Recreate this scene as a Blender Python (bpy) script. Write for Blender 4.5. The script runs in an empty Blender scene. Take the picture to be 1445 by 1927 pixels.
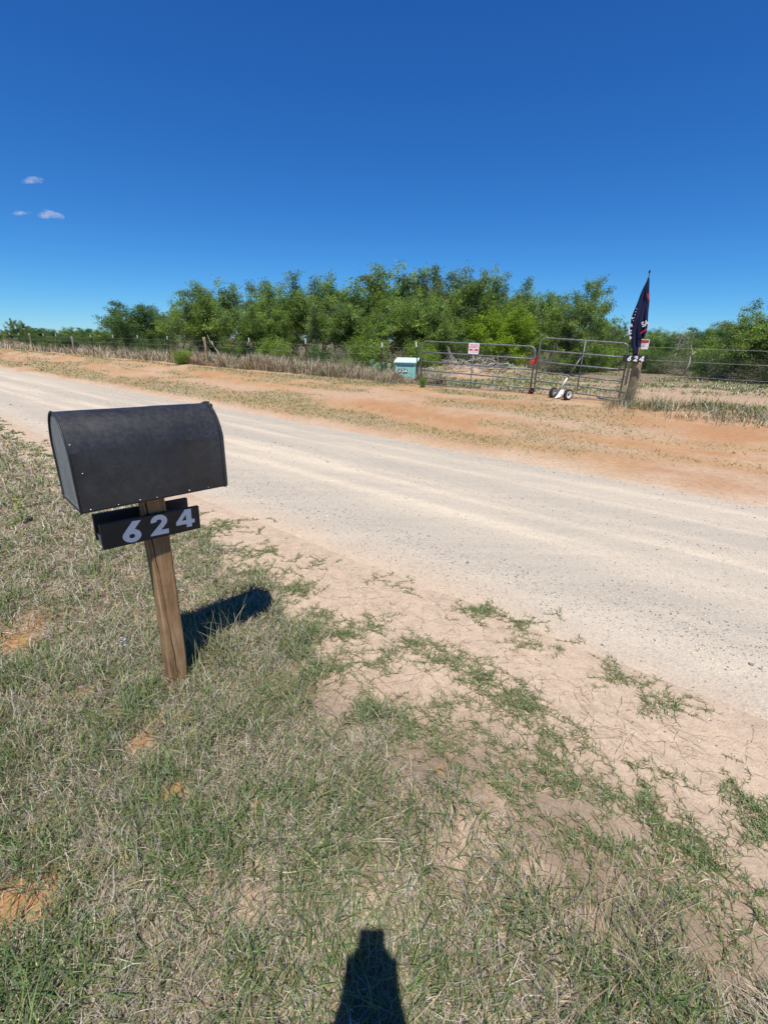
import bpy, bmesh, math, random
import numpy as np
from mathutils import Vector, Matrix

# ---------------------------------------------------------------- camera, sky, sun
S = bpy.context.scene
F_PX, CX, CY, CAM_H = 830.0, 722.5, 963.5, 1.68          # photograph is 1445 x 1927
PITCH = math.atan((CY - 641.0) / F_PX)
ROLL = math.radians(1.2)
SUN_EL = math.radians(64.7)
SUN_AZ = math.radians(180.0 - 0.7)                        # clockwise from +Y: behind the camera

cam_d = bpy.data.cameras.new('camera')
cam_d.sensor_fit = 'HORIZONTAL'
cam_d.sensor_width = 36.0
cam_d.lens = 36.0 * F_PX / 1445.0
cam_d.clip_start = 0.01
cam_d.clip_end = 30000.0
cam = bpy.data.objects.new('camera', cam_d)
S.collection.objects.link(cam)
cam.location = (0, 0, CAM_H)
_f = Vector((0, math.cos(PITCH), -math.sin(PITCH)))
_u = Vector((0, math.sin(PITCH), math.cos(PITCH)))
_r = Vector((1, 0, 0))
_cr = _r * math.cos(ROLL) - _u * math.sin(ROLL) * -1.0
_cr = (_r * math.cos(ROLL) + _u * math.sin(ROLL))
_cu = (-_r * math.sin(ROLL) + _u * math.cos(ROLL))
cam.rotation_euler = Matrix((_cr, _cu, -_f)).transposed().to_euler()
S.camera = cam

W = bpy.data.worlds.new('World')
S.world = W
W.use_nodes = True
wn = W.node_tree
wn.nodes.clear()
sky = wn.nodes.new('ShaderNodeTexSky')
sky.sky_type = 'NISHITA'
sky.sun_disc = False
sky.sun_elevation = SUN_EL
sky.sun_rotation = SUN_AZ
sky.altitude = 2000.0
sky.air_density = 1.0
sky.dust_density = 0.0
sky.ozone_density = 10.0
SKY_STRENGTH = 0.12
bg = wn.nodes.new('ShaderNodeBackground')
bg.inputs['Strength'].default_value = SKY_STRENGTH
wo = wn.nodes.new('ShaderNodeOutputWorld')
# one tone response for the whole sky (a phone's deep clear-day blue): gain * value ^ gamma per channel
sep = wn.nodes.new('ShaderNodeSeparateColor'); com = wn.nodes.new('ShaderNodeCombineColor')
wn.links.new(sky.outputs[0], sep.inputs[0])
for ch, (gain, gam) in enumerate(((0.50, 1.32), (0.67, 1.05), (0.77, 0.78))):
    m1 = wn.nodes.new('ShaderNodeMath'); m1.operation = 'MULTIPLY'; m1.inputs[1].default_value = SKY_STRENGTH
    m2 = wn.nodes.new('ShaderNodeMath'); m2.operation = 'POWER'; m2.inputs[1].default_value = gam
    m3 = wn.nodes.new('ShaderNodeMath'); m3.operation = 'MULTIPLY'; m3.inputs[1].default_value = gain / SKY_STRENGTH
    wn.links.new(sep.outputs[ch], m1.inputs[0]); wn.links.new(m1.outputs[0], m2.inputs[0]); wn.links.new(m2.outputs[0], m3.inputs[0]); wn.links.new(m3.outputs[0], com.inputs[ch])
wn.links.new(com.outputs[0], bg.inputs['Color'])
wn.links.new(bg.outputs[0], wo.inputs['Surface'])

sun_d = bpy.data.lights.new('sun', 'SUN')
sun_d.energy = 5.0
sun_d.angle = math.radians(0.53)
sun_d.color = (1.0, 0.95, 0.87)
sun = bpy.data.objects.new('sun', sun_d)
S.collection.objects.link(sun)
SUN_DIR = Vector((math.sin(SUN_AZ) * math.cos(SUN_EL), math.cos(SUN_AZ) * math.cos(SUN_EL), math.sin(SUN_EL)))
sun.rotation_euler = SUN_DIR.to_track_quat('Z', 'Y').to_euler()
sun.location = SUN_DIR * 50

S.view_settings.view_transform = 'Standard'
S.view_settings.look = 'None'
S.view_settings.gamma = 1.0
S.view_settings.use_curve_mapping = False
S.view_settings.exposure = 0.3
try:
    S.cycles.max_bounces = 6
    S.cycles.transparent_max_bounces = 6
    S.cycles.volume_bounces = 1
except Exception:
    pass

# ---------------------------------------------------------------- numeric helpers
rng = np.random.default_rng(624)
random.seed(624)
ND = np.array([0.611, 0.7916])       # across the road, away from the camera
NS = np.array([0.7916, -0.611])      # along the road, to the right

def hash2(ix, iy, seed):
    h = (ix.astype(np.int64) * 374761393 + iy.astype(np.int64) * 668265263 + seed * 1442695041) & 0xffffffff
    h = ((h ^ (h >> 13)) * 1274126177) & 0xffffffff
    return ((h ^ (h >> 16)) & 0xffffff) / float(0xffffff)

def vnoise(x, y, seed=0):
    x = np.asarray(x, float); y = np.asarray(y, float)
    ix = np.floor(x); iy = np.floor(y)
    fx = x - ix; fy = y - iy
    fx = fx * fx * (3 - 2 * fx); fy = fy * fy * (3 - 2 * fy)
    a = hash2(ix, iy, seed); b = hash2(ix + 1, iy, seed)
    c = hash2(ix, iy + 1, seed); d = hash2(ix + 1, iy + 1, seed)
    return (a * (1 - fx) + b * fx) * (1 - fy) + (c * (1 - fx) + d * fx) * fy

def fbm(x, y, seed=0, octv=3):
    t = 0; a = 0.5; n = 0
    for k in range(octv):
        t = t + a * vnoise(x * 2 ** k, y * 2 ** k, seed + k * 17); n += a; a *= 0.5
    return t / n

def sstep(a, b, x):
    t = np.clip((np.asarray(x, float) - a) / (b - a), 0, 1)
    return t * t * (3 - 2 * t)

def ray(px, py):
    x = (px - CX) / F_PX; y = -(py - CY) / F_PX
    u = x * math.cos(ROLL) - y * math.sin(ROLL); v = x * math.sin(ROLL) + y * math.cos(ROLL)
    return np.array([u, math.cos(PITCH) + v * math.sin(PITCH), -math.sin(PITCH) + v * math.cos(PITCH)])

def dcoord(x, y): return ND[0] * x + ND[1] * y
def scoord(x, y): return NS[0] * x + NS[1] * y
def from_ds(d, s): return ND[0] * d + NS[0] * s, ND[1] * d + NS[1] * s
def flat(px, py, z=0.0):
    r = ray(px, py); t = (z - CAM_H) / r[2]
    return np.array([0, 0, CAM_H]) + t * r

# bare-soil patches seen in the verge: pixel position, radius in metres
SOIL = [(45, 1700, .15), (30, 1215, .12), (325, 1495, .06), (275, 1395, .07), (300, 1345, .075), (828, 1455, .03),
        (150, 1312, .06), (215, 1345, .05), (485, 1525, .03), (345, 1350, .06)]
SANDY = [(890, 1560, .10), (945, 1500, .06), (700, 1690, .07), (465, 1720, .08), (560, 1260, .10), (850, 1620, .06), (720, 1310, .09), (1010, 1640, .05), (1150, 1790, .05)]
SOILP = [(flat(px, py)[0], flat(px, py)[1], r) for px, py, r in SOIL]
SANDP = [(flat(px, py)[0], flat(px, py)[1], r) for px, py, r in SANDY]

def terrain(x, y):
    x = np.asarray(x, float); y = np.asarray(y, float)
    d = dcoord(x, y); s = scoord(x, y)
    n1 = fbm(x / .55, y / .55, 3) - .5
    n2 = fbm(x / 3.1, y / 3.1, 9) - .5
    z = n1 * .05 * sstep(2.3, 1.4, d)
    for (a, b, r) in SOILP:
        q = ((x - a) ** 2 + (y - b) ** 2) / (r * r)
        z = z + .018 * np.exp(-q) * (0.4 + 1.2 * fbm(x / .05, y / .05, 51, 2))
    inroad = sstep(2.2, 2.7, d) * sstep(6.8, 6.3, d)
    z = z - .035 * inroad
    rise = .39 * sstep(6.3, 12.6, d) ** .85
    z = z + rise + n2 * .10 * sstep(7.2, 10, d) + (fbm(x / .8, y / .8, 21) - .5) * .05 * sstep(6.8, 8, d)
    # graded berm on the far side of the road
    z = z + .13 * np.exp(-((d - 10.7) / .45) ** 2) * sstep(-9, -15, s) * (.4 + fbm(s / 1.3, d / 1.3, 31))
    z = z + (fbm(x / 9, y / 9, 41) - .5) * .25 * sstep(13, 19, d) * sstep(120, 60, d)
    # low dirt heap behind the gate
    for (a, b, r, h) in ((3.9, 19.2, 1.7, .42), (6.0, 20.3, 1.2, .3), (2.2, 20.0, 1.1, .25)):
        z = z + h * np.exp(-(((x - a) / r) ** 2 + ((y - b) / (.6 * r)) ** 2)) * (.6 + .8 * fbm(x / .7, y / .7, 61))
    return z

def tz(x, y): return float(terrain(np.array([x]), np.array([y]))[0])

def hit(px, py):
    """where the sight line through a pixel meets the terrain"""
    r = ray(px, py); o = np.array([0, 0, CAM_H])
    t = np.geomspace(.4, 400, 3000)
    P = o[None] + t[:, None] * r[None]
    below = P[:, 2] < terrain(P[:, 0], P[:, 1])
    i = int(np.argmax(below)) if below.any() else len(t) - 1
    return P[i]

def on_fence(px, py, d=12.3):
    r = ray(px, py); t = d / (ND[0] * r[0] + ND[1] * r[1])
    return np.array([0, 0, CAM_H]) + t * r

# ---------------------------------------------------------------- object helpers
COL = S.collection

def tag(o, label=None, cat=None, group=None, kind=None):
    if label: o['label'] = label
    if cat: o['category'] = cat
    if group: o['group'] = group
    if kind: o['kind'] = kind
    return o

def link(name, me, mat=None, parent=None):
    o = bpy.data.objects.new(name, me)
    COL.objects.link(o)
    if me is not None and mat is not None and len(me.materials) == 0: me.materials.append(mat)
    if parent is not None: o.parent = parent
    return o

def empty(name, loc=(0, 0, 0), rz=0.0, label=None, cat=None, group=None):
    o = bpy.data.objects.new(name, None)
    o.empty_display_size = .1
    COL.objects.link(o)
    o.location = loc; o.rotation_euler = (0, 0, rz)
    return tag(o, label, cat, group)

def copy_tree(o, parent=None):
    c = o.copy(); COL.objects.link(c); c.parent = parent
    for ch in [k for k in o.children]: copy_tree(ch, c)
    return c

def smooth(me, angle=None):
    me.polygons.foreach_set('use_smooth', [True] * len(me.polygons))
    return me

def npmesh(name, V, faces_list, colors=None, sm=False):
    """faces_list: list of (n,k) int arrays"""
    me = bpy.data.meshes.new(name)
    V = np.asarray(V, np.float32)
    me.vertices.add(len(V)); me.vertices.foreach_set('co', V.ravel())
    li = np.concatenate([f.ravel() for f in faces_list]).astype(np.int32)
    tot = np.concatenate([np.full(len(f), f.shape[1], np.int32) for f in faces_list])
    st = np.concatenate([[0], np.cumsum(tot)[:-1]]).astype(np.int32)
    me.loops.add(len(li)); me.loops.foreach_set('vertex_index', li)
    me.polygons.add(len(tot)); me.polygons.foreach_set('loop_start', st)
    try: me.polygons.foreach_set('loop_total', tot)
    except Exception: pass
    if sm: me.polygons.foreach_set('use_smooth', np.ones(len(tot), bool))
    if colors is not None:
        at = me.attributes.new('Col', 'FLOAT_COLOR', 'POINT')
        c = np.ones((len(V), 4), np.float32); c[:, :3] = colors
        at.data.foreach_set('color', c.ravel())
    me.update(calc_edges=True)
    return me

class MB:
    """collects simple shapes into one mesh"""
    def __init__(s): s.v = []; s.f = []; s.sm = []
    def add(s, vs, fs, sm=False):
        o = len(s.v); s.v += [tuple(v) for v in vs]; s.f += [tuple(o + i for i in f) for f in fs]; s.sm += [sm] * len(fs)
        return s
    def box(s, c, size, M=None, bev=0.0):
        bm = bmesh.new(); bmesh.ops.create_cube(bm, size=1)
        for v in bm.verts: v.co = Vector((v.co.x * size[0], v.co.y * size[1], v.co.z * size[2]))
        if bev > 0: bmesh.ops.bevel(bm, geom=list(bm.edges), offset=bev, segments=2, affect='EDGES', profile=.5)
        bm.verts.index_update()
        vs = []
        for v in bm.verts:
            p = v.co.copy()
            if M is not None: p = M @ p
            vs.append(p + Vector(c))
        s.add(vs, [[v.index for v in f.verts] for f in bm.faces]); bm.free()
        return s
    def tube(s, pts, rad, n=8, cap=True):
        pts = [Vector(p) for p in pts]
        R = rad if hasattr(rad, '__len__') else [rad] * len(pts)
        up = None; rings = []
        for i, p in enumerate(pts):
            t = (pts[min(i + 1, len(pts) - 1)] - pts[max(i - 1, 0)])
            if t.length < 1e-9: t = Vector((0, 0, 1))
            t.normalize()
            if up is None:
                up = Vector((0, 0, 1)) if abs(t.z) < .9 else Vector((1, 0, 0))
            a = t.cross(up)
            if a.length < 1e-6: a = t.orthogonal()
            a.normalize(); b = a.cross(t).normalized(); up = b
            rings.append([p + a * R[i] * math.cos(2 * math.pi * k / n) + b * R[i] * math.sin(2 * math.pi * k / n) for k in range(n)])
        vs = [v for r in rings for v in r]; fs = []
        for i in range(len(pts) - 1):
            for k in range(n):
                fs.append((i * n + k, i * n + (k + 1) % n, (i + 1) * n + (k + 1) % n, (i + 1) * n + k))
        s.add(vs, fs, True)
        if cap:
            o = len(s.v) - len(vs)
            s.f.append(tuple(o + k for k in reversed(range(n)))); s.sm.append(False)
            s.f.append(tuple(o + (len(pts) - 1) * n + k for k in range(n))); s.sm.append(False)
        return s
    def lathe(s, prof, origin, axis, n=24):
        ax = Vector(axis).normalized(); a = ax.orthogonal().normalized(); b = ax.cross(a)
        o = Vector(origin); vs = []; fs = []
        for (r, h) in prof:
            for k in range(n):
                t = 2 * math.pi * k / n
                vs.append(o + ax * h + (a * math.cos(t) + b * math.sin(t)) * r)
        for i in range(len(prof) - 1):
            for k in range(n):
                fs.append((i * n + k, (i + 1) * n + k, (i + 1) * n + (k + 1) % n, i * n + (k + 1) % n))
        s.add(vs, fs, True)
        return s
    def mesh(s, name):
        me = bpy.data.meshes.new(name); me.from_pydata(s.v, [], s.f)
        me.polygons.foreach_set('use_smooth', s.sm); me.update()
        bm = bmesh.new(); bm.from_mesh(me); bmesh.ops.recalc_face_normals(bm, faces=bm.faces); bm.to_mesh(me); bm.free()
        return me
    def build(s, name, mat, parent=None):
        return link(name, s.mesh(name), mat, parent)

def curve_fill(name, loops, depth):
    """filled outline (with holes) as a thin solid"""
    cu = bpy.data.curves.new(name, 'CURVE'); cu.dimensions = '2D'; cu.fill_mode = 'BOTH'; cu.extrude = depth / 2
    for lp in loops:
        sp = cu.splines.new('POLY'); sp.points.add(len(lp) - 1); sp.use_cyclic_u = True
        for p, q in zip(sp.points, lp): p.co = (q[0], q[1], 0, 1)
    o = bpy.data.objects.new(name, cu); COL.objects.link(o)
    dg = bpy.context.evaluated_depsgraph_get(); dg.update()
    me = bpy.data.meshes.new_from_object(o.evaluated_get(dg))
    bpy.data.objects.remove(o); bpy.data.curves.remove(cu)
    me.materials.clear(); me.name = name
    return me

def text_mesh(txt, size, depth=.001, bold=.0):
    cu = bpy.data.curves.new('text', 'FONT'); cu.body = txt; cu.size = size; cu.extrude = depth; cu.offset = bold
    cu.align_x = 'CENTER'; cu.align_y = 'CENTER'; cu.resolution_u = 3
    o = bpy.data.objects.new('text', cu); COL.objects.link(o)
    dg = bpy.context.evaluated_depsgraph_get(); dg.update()
    me = bpy.data.meshes.new_from_object(o.evaluated_get(dg))
    bpy.data.objects.remove(o); bpy.data.curves.remove(cu)
    me.materials.clear()
    return me

# ---------------------------------------------------------------- materials
class NT:
    def __init__(s, name):
        s.m = bpy.data.materials.new(name); s.m.use_nodes = True
        s.t = s.m.node_tree; s.t.nodes.clear()
        s.out = s.n('ShaderNodeOutputMaterial')
    def n(s, typ, **kw):
        nd = s.t.nodes.new(typ)
        for k, v in kw.items():
            if k.startswith('i_'):
                nd.inputs[k[2:].replace('_', ' ')].default_value = v
            else: setattr(nd, k, v)
        return nd
    def l(s, a, b): s.t.links.new(a, b)
    def noise(s, scale, detail=3, rough=.55, vec=None, dist=0.0):
        nd = s.n('ShaderNodeTexNoise'); nd.inputs['Scale'].default_value = scale; nd.inputs['Detail'].default_value = detail
        nd.inputs['Roughness'].default_value = rough; nd.inputs['Distortion'].default_value = dist
        s.l(vec if vec is not None else s.obj(), nd.inputs['Vector'])
        return nd.outputs['Fac']
    def obj(s):
        if not hasattr(s, '_tc'): s._tc = s.n('ShaderNodeTexCoord')
        return s._tc.outputs['Object']
    def mapped(s, scale=(1, 1, 1), rot=(0, 0, 0)):
        m = s.n('ShaderNodeMapping'); m.inputs['Scale'].default_value = scale; m.inputs['Rotation'].default_value = rot
        s.l(s.obj(), m.inputs['Vector']); return m.outputs[0]
    def ramp(s, fac, stops):
        r = s.n('ShaderNodeValToRGB'); e = r.color_ramp.elements
        while len(e) < len(stops): e.new(.5)
        for k, (p, c) in enumerate(stops):
            e[k].position = p; e[k].color = (c[0], c[1], c[2], 1) if hasattr(c, '__len__') else (c, c, c, 1)
        s.l(fac, r.inputs[0]); return r.outputs[0]
    def mix(s, fac, a, b, mode='MIX'):
        m = s.n('ShaderNodeMix'); m.data_type = 'RGBA'; m.blend_type = mode
        for sock, v in ((m.inputs[0], fac), (m.inputs[6], a), (m.inputs[7], b)):
            if hasattr(v, 'is_linked') or hasattr(v, 'links'): s.l(v, sock)
            elif hasattr(v, '__len__'): sock.default_value = (v[0], v[1], v[2], 1)
            else: sock.default_value = v
        return m.outputs[2]
    def math(s, op, a, b=0.0):
        m = s.n('ShaderNodeMath'); m.operation = op
        for sock, v in ((m.inputs[0], a), (m.inputs[1], b)):
            if hasattr(v, 'links'): s.l(v, sock)
            else: sock.default_value = v
        return m.outputs[0]
    def attr(s, name='Col'):
        a = s.n('ShaderNodeAttribute'); a.attribute_name = name; return a.outputs['Color']
    def bump(s, h, strength=.3, dist=.01):
        b = s.n('ShaderNodeBump'); b.inputs['Strength'].default_value = strength; b.inputs['Distance'].default_value = dist
        s.l(h, b.inputs['Height']); return b.outputs[0]
    def principled(s, col, rough=.6, metal=0.0, bump=None, spec=.5):
        p = s.n('ShaderNodeBsdfPrincipled')
        if hasattr(col, 'links'): s.l(col, p.inputs['Base Color'])
        else: p.inputs['Base Color'].default_value = (col[0], col[1], col[2], 1)
        if hasattr(rough, 'links'): s.l(rough, p.inputs['Roughness'])
        else: p.inputs['Roughness'].default_value = rough
        p.inputs['Metallic'].default_value = metal
        p.inputs['Specular IOR Level'].default_value = spec
        if bump is not None: s.l(bump, p.inputs['Normal'])
        s.l(p.outputs[0], s.out.inputs['Surface'])
        s.p = p
        return s

def simple(name, col, rough=.6, metal=0.0, var=.25, scale=12, spec=.5, bump=.1):
    t = NT(name)
    nz = t.noise(scale, 4, .6)
    c = t.mix(t.ramp(nz, [(.3, 0.0), (.7, 1.0)]), [k * (1 - var) for k in col], [min(1, k * (1 + var)) for k in col])
    t.principled(c, rough, metal, t.bump(t.noise(scale * 6, 3), bump, .003), spec)
    return t.m

def leafy(name, trans=.35, rough=.55, gain=1.0):
    t = NT(name)
    c = t.attr('Col')
    p = t.n('ShaderNodeBsdfPrincipled'); t.l(c, p.inputs['Base Color']); p.inputs['Roughness'].default_value = rough
    p.inputs['Specular IOR Level'].default_value = .25
    tr = t.n('ShaderNodeBsdfTranslucent'); t.l(t.mix(1.0, c, (1.15, 1.15, .55), 'MULTIPLY'), tr.inputs['Color'])
    mx = t.n('ShaderNodeMixShader'); mx.inputs[0].default_value = trans
    t.l(p.outputs[0], mx.inputs[1]); t.l(tr.outputs[0], mx.inputs[2]); t.l(mx.outputs[0], t.out.inputs['Surface'])
    return t.m

M = {}
M['grass'] = leafy('grass_blades', .18, .5)
M['leaf'] = leafy('mesquite_leaves', .42, .5)
def mk_bark(name, a, b):
    t = NT(name)
    nz = t.noise(1.0, 5, .6, t.mapped((9, 9, 2.2)))
    c = t.ramp(nz, [(.3, a), (.7, b)])
    t.principled(c, .9, 0, t.bump(t.noise(30, 4), .5, .02), .2); return t.m
M['bark'] = mk_bark('grey_brown_bark', (.07, .062, .052), (.33, .30, .26))
M['deadwood'] = mk_bark('bleached_dead_wood', (.28, .25, .21), (.56, .52, .46))
def mk_ground():
    t = NT('sandy_soil')
    base = t.attr('Col')
    f1 = t.noise(14, 5, .65); f2 = t.noise(95, 4, .7); f3 = t.noise(420, 2, .6)
    c = t.mix(1.0, base, t.ramp(f1, [(.25, (.80, .79, .78)), (.75, (1.13, 1.13, 1.14))]), 'MULTIPLY')
    c = t.mix(1.0, c, t.ramp(f2, [(.3, (.82, .80, .78)), (.62, (1.06, 1.06, 1.06)), (.8, (1.16, 1.16, 1.16))]), 'MULTIPLY')
    c = t.mix(1.0, c, t.ramp(f3, [(.32, (.80, .78, .76)), (.5, (1, 1, 1)), (.72, (1.1, 1.1, 1.1))]), 'MULTIPLY')
    h = t.math('ADD', t.math('MULTIPLY', f1, .6), t.math('ADD', t.math('MULTIPLY', f2, .25), t.math('MULTIPLY', f3, .06)))
    t.principled(c, .95, 0, t.bump(h, .55, .05), .15); return t.m
M['ground'] = mk_ground()
def mk_road():
    t = NT('caliche_gravel')
    base = t.attr('Col')
    rot = (0, 0, math.atan2(-NS[1], NS[0]))
    streak = t.noise(1.0, 4, .6, t.mapped((.35, 5.5, 1), rot), .3)
    f1 = t.noise(35, 4, .7); f2 = t.noise(170, 3, .7)
    v = t.n('ShaderNodeTexVoronoi'); v.inputs['Scale'].default_value = 75; t.l(t.obj(), v.inputs['Vector'])
    peb = t.ramp(v.outputs['Color'], [(.0, (.62, .62, .64)), (.22, (.92, .92, .93)), (.3, (1.0, 1.0, 1.0)), (.8, (1.0, 1.0, 1.0)), (1, (1.13, 1.12, 1.1))])
    c = t.mix(1.0, base, t.ramp(streak, [(.3, (.93, .93, .94)), (.55, (1.0, 1, 1)), (.75, (1.06, 1.05, 1.03))]), 'MULTIPLY')
    c = t.mix(1.0, c, t.ramp(f1, [(.3, (.88, .88, .89)), (.7, (1.07, 1.07, 1.07))]), 'MULTIPLY')
    c = t.mix(.75, c, peb, 'MULTIPLY')
    c = t.mix(1.0, c, t.ramp(f2, [(.3, (.86, .86, .86)), (.55, (1, 1, 1)), (.75, (1.09, 1.09, 1.09))]), 'MULTIPLY')
    h = t.math('ADD', t.math('MULTIPLY', f1, .5), t.math('ADD', t.math('MULTIPLY', f2, .3), t.math('MULTIPLY', v.outputs['Distance'], .5)))
    t.principled(c, .95, 0, t.bump(h, .5, .02), .15); return t.m
M['road'] = mk_road()
t = NT('gravel_stones'); t.principled(t.attr('Col'), .85, 0, None, .2); M['stone'] = t.m

def mk_mailblack():
    t = NT('weathered_black_paint')
    n1 = t.noise(7, 5, .65); n2 = t.noise(60, 4, .7); n3 = t.noise(1.0, 4, .6, t.mapped((3, 30, 30)))
    dust = t.math('MULTIPLY', t.ramp(n1, [(.35, 0.0), (.75, 1.0)]), t.ramp(n2, [(.35, .3), (.7, 1.0)]))
    c = t.mix(t.math('MULTIPLY', dust, .55), (.014, .0145, .016), (.075, .078, .082))
    scr = t.ramp(n3, [(.67, 0.0), (.72, 1.0)])
    c = t.mix(t.math('MULTIPLY', scr, .18), c, (.12, .12, .125))
    r = t.ramp(n2, [(.3, .38), (.7, .58)])
    t.principled(c, r, 0, t.bump(n2, .08, .002), .5); return t.m
M['mailblack'] = mk_mailblack()
def mk_mailend():
    t = NT('faded_grey_paint')
    n1 = t.noise(1.0, 5, .65, t.mapped((18, 18, 3))); n2 = t.noise(50, 4, .7)
    c = t.ramp(n1, [(.25, (.10, .115, .115)), (.7, (.21, .235, .235))])
    c = t.mix(1.0, c, t.ramp(n2, [(.3, (.85, .85, .85)), (.7, (1.1, 1.1, 1.1))]), 'MULTIPLY')
    t.principled(c, .6, 0, t.bump(n2, .1, .002), .4); return t.m
M['mailend'] = mk_mailend()
def mk_post():
    t = NT('weathered_treated_timber')
    g = t.noise(1.0, 5, .65, t.mapped((34, 34, 1.6)), .4); g2 = t.noise(1.0, 4, .6, t.mapped((120, 120, 5))); sp = t.noise(9, 4, .6)
    c = t.ramp(g, [(.25, (.16, .095, .048)), (.5, (.32, .20, .105)), (.75, (.46, .31, .175))])
    c = t.mix(1.0, c, t.ramp(g2, [(.3, (.72, .7, .68)), (.6, (1.05, 1.05, 1.05))]), 'MULTIPLY')
    c = t.mix(1.0, c, t.ramp(sp, [(.3, (.75, .72, .70)), (.6, (1.1, 1.08, 1.05))]), 'MULTIPLY')
    t.principled(c, .8, 0, t.bump(t.math('ADD', g, t.math('MULTIPLY', g2, .5)), .5, .006), .25); return t.m
M['post'] = mk_post()
M['oldpost'] = mk_bark('old_fence_post_wood', (.14, .10, .06), (.42, .34, .22))
M['board'] = simple('black_sign_board', (.018, .018, .018), .5, 0, .35, 9)
M['vinyl'] = simple('white_vinyl', (.80, .80, .80), .35, 0, .04, 20, .5, .02)
M['screw'] = simple('zinc_screw', (.62, .62, .60), .35, .8, .1, 40)
M['gate'] = simple('weathered_grey_tube', (.15, .16, .16), .42, .15, .35, 14)
M['red'] = simple('red_paint', (.62, .035, .02), .45, 0, .2, 25)
M['rubber'] = simple('black_rubber', (.022, .022, .024), .75, 0, .3, 30)
M['whitepaint'] = simple('white_paint', (.74, .73, .70), .45, 0, .08, 15)
M['darkmetal'] = simple('dark_steel', (.05, .05, .052), .5, .5, .3, 20)
M['tpost'] = simple('dark_steel_post', (.055, .05, .04), .7, .3, .4, 20)
M['wire'] = simple('galvanised_wire', (.42, .42, .41), .45, .7, .2, 20)
def mk_teal():
    t = NT('faded_turquoise_paint')
    n1 = t.noise(5, 5, .65); n2 = t.noise(1.0, 4, .6, t.mapped((14, 14, 2.5)))
    c = t.ramp(n1, [(.3, (.20, .47, .42)), (.7, (.31, .60, .53))])
    c = t.mix(1.0, c, t.ramp(n2, [(.28, (.74, .73, .70)), (.5, (1, 1, 1))]), 'MULTIPLY')
    t.principled(c, .65, 0, t.bump(n1, .1, .003), .3); return t.m
M['teal'] = mk_teal()
M['teallid'] = simple('pale_turquoise_paint', (.50, .68, .62), .6, 0, .12, 7)  # paler turquoise for the lid than for the panels
M['navy'] = simple('navy_flag_cloth', (.010, .013, .045), .8, 0, .2, 40, .2)
M['redcloth'] = simple('red_flag_print', (.42, .02, .03), .8, 0, .15, 40, .2)
M['whitecloth'] = simple('white_flag_print', (.62, .60, .62), .8, 0, .1, 40, .2)
M['sign'] = simple('white_sign_sheet', (.80, .76, .77), .4, 0, .04, 30)
M['signred'] = simple('red_sign_print', (.60, .02, .05), .4, 0, .08, 30)
M['signblack'] = simple('black_sign_print', (.03, .025, .03), .45, 0, .1, 30)
M['cactus'] = simple('cactus_skin', (.12, .21, .11), .6, 0, .3, 18)

# ---------------------------------------------------------------- the setting: ground and road
def bank_cover(x, y):
    """how much short grass grows on the bank across the road"""
    d = dcoord(x, y); s = scoord(x, y)
    left = sstep(1.5, -8, s)
    pat = fbm(s / 2.6, d / .6, 501); fine = fbm(x / .3, y / .3, 511)
    b1 = np.exp(-((d - (7.75 + .25 * np.sin(s * .4))) / .62) ** 2)
    b2 = np.exp(-((d - 11.6) / .55) ** 2)
    far = sstep(-7, -18, s)
    g = sstep(.42, .62, pat + .10 * (fine - .5) + .28 * b1 * left + .10 * b2 * left + .16 * far * b1)
    g = g * (.3 + .7 * fine) * (.16 + .84 * left + .25 * sstep(1, 5, s))
    g = g + .5 * b2 * fine * sstep(-1, -4, s) * sstep(.4, .6, pat + .12)
    return np.clip(g, 0, 1) * sstep(6.75, 7.3, d) * sstep(12.4, 12.0, d)

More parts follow.
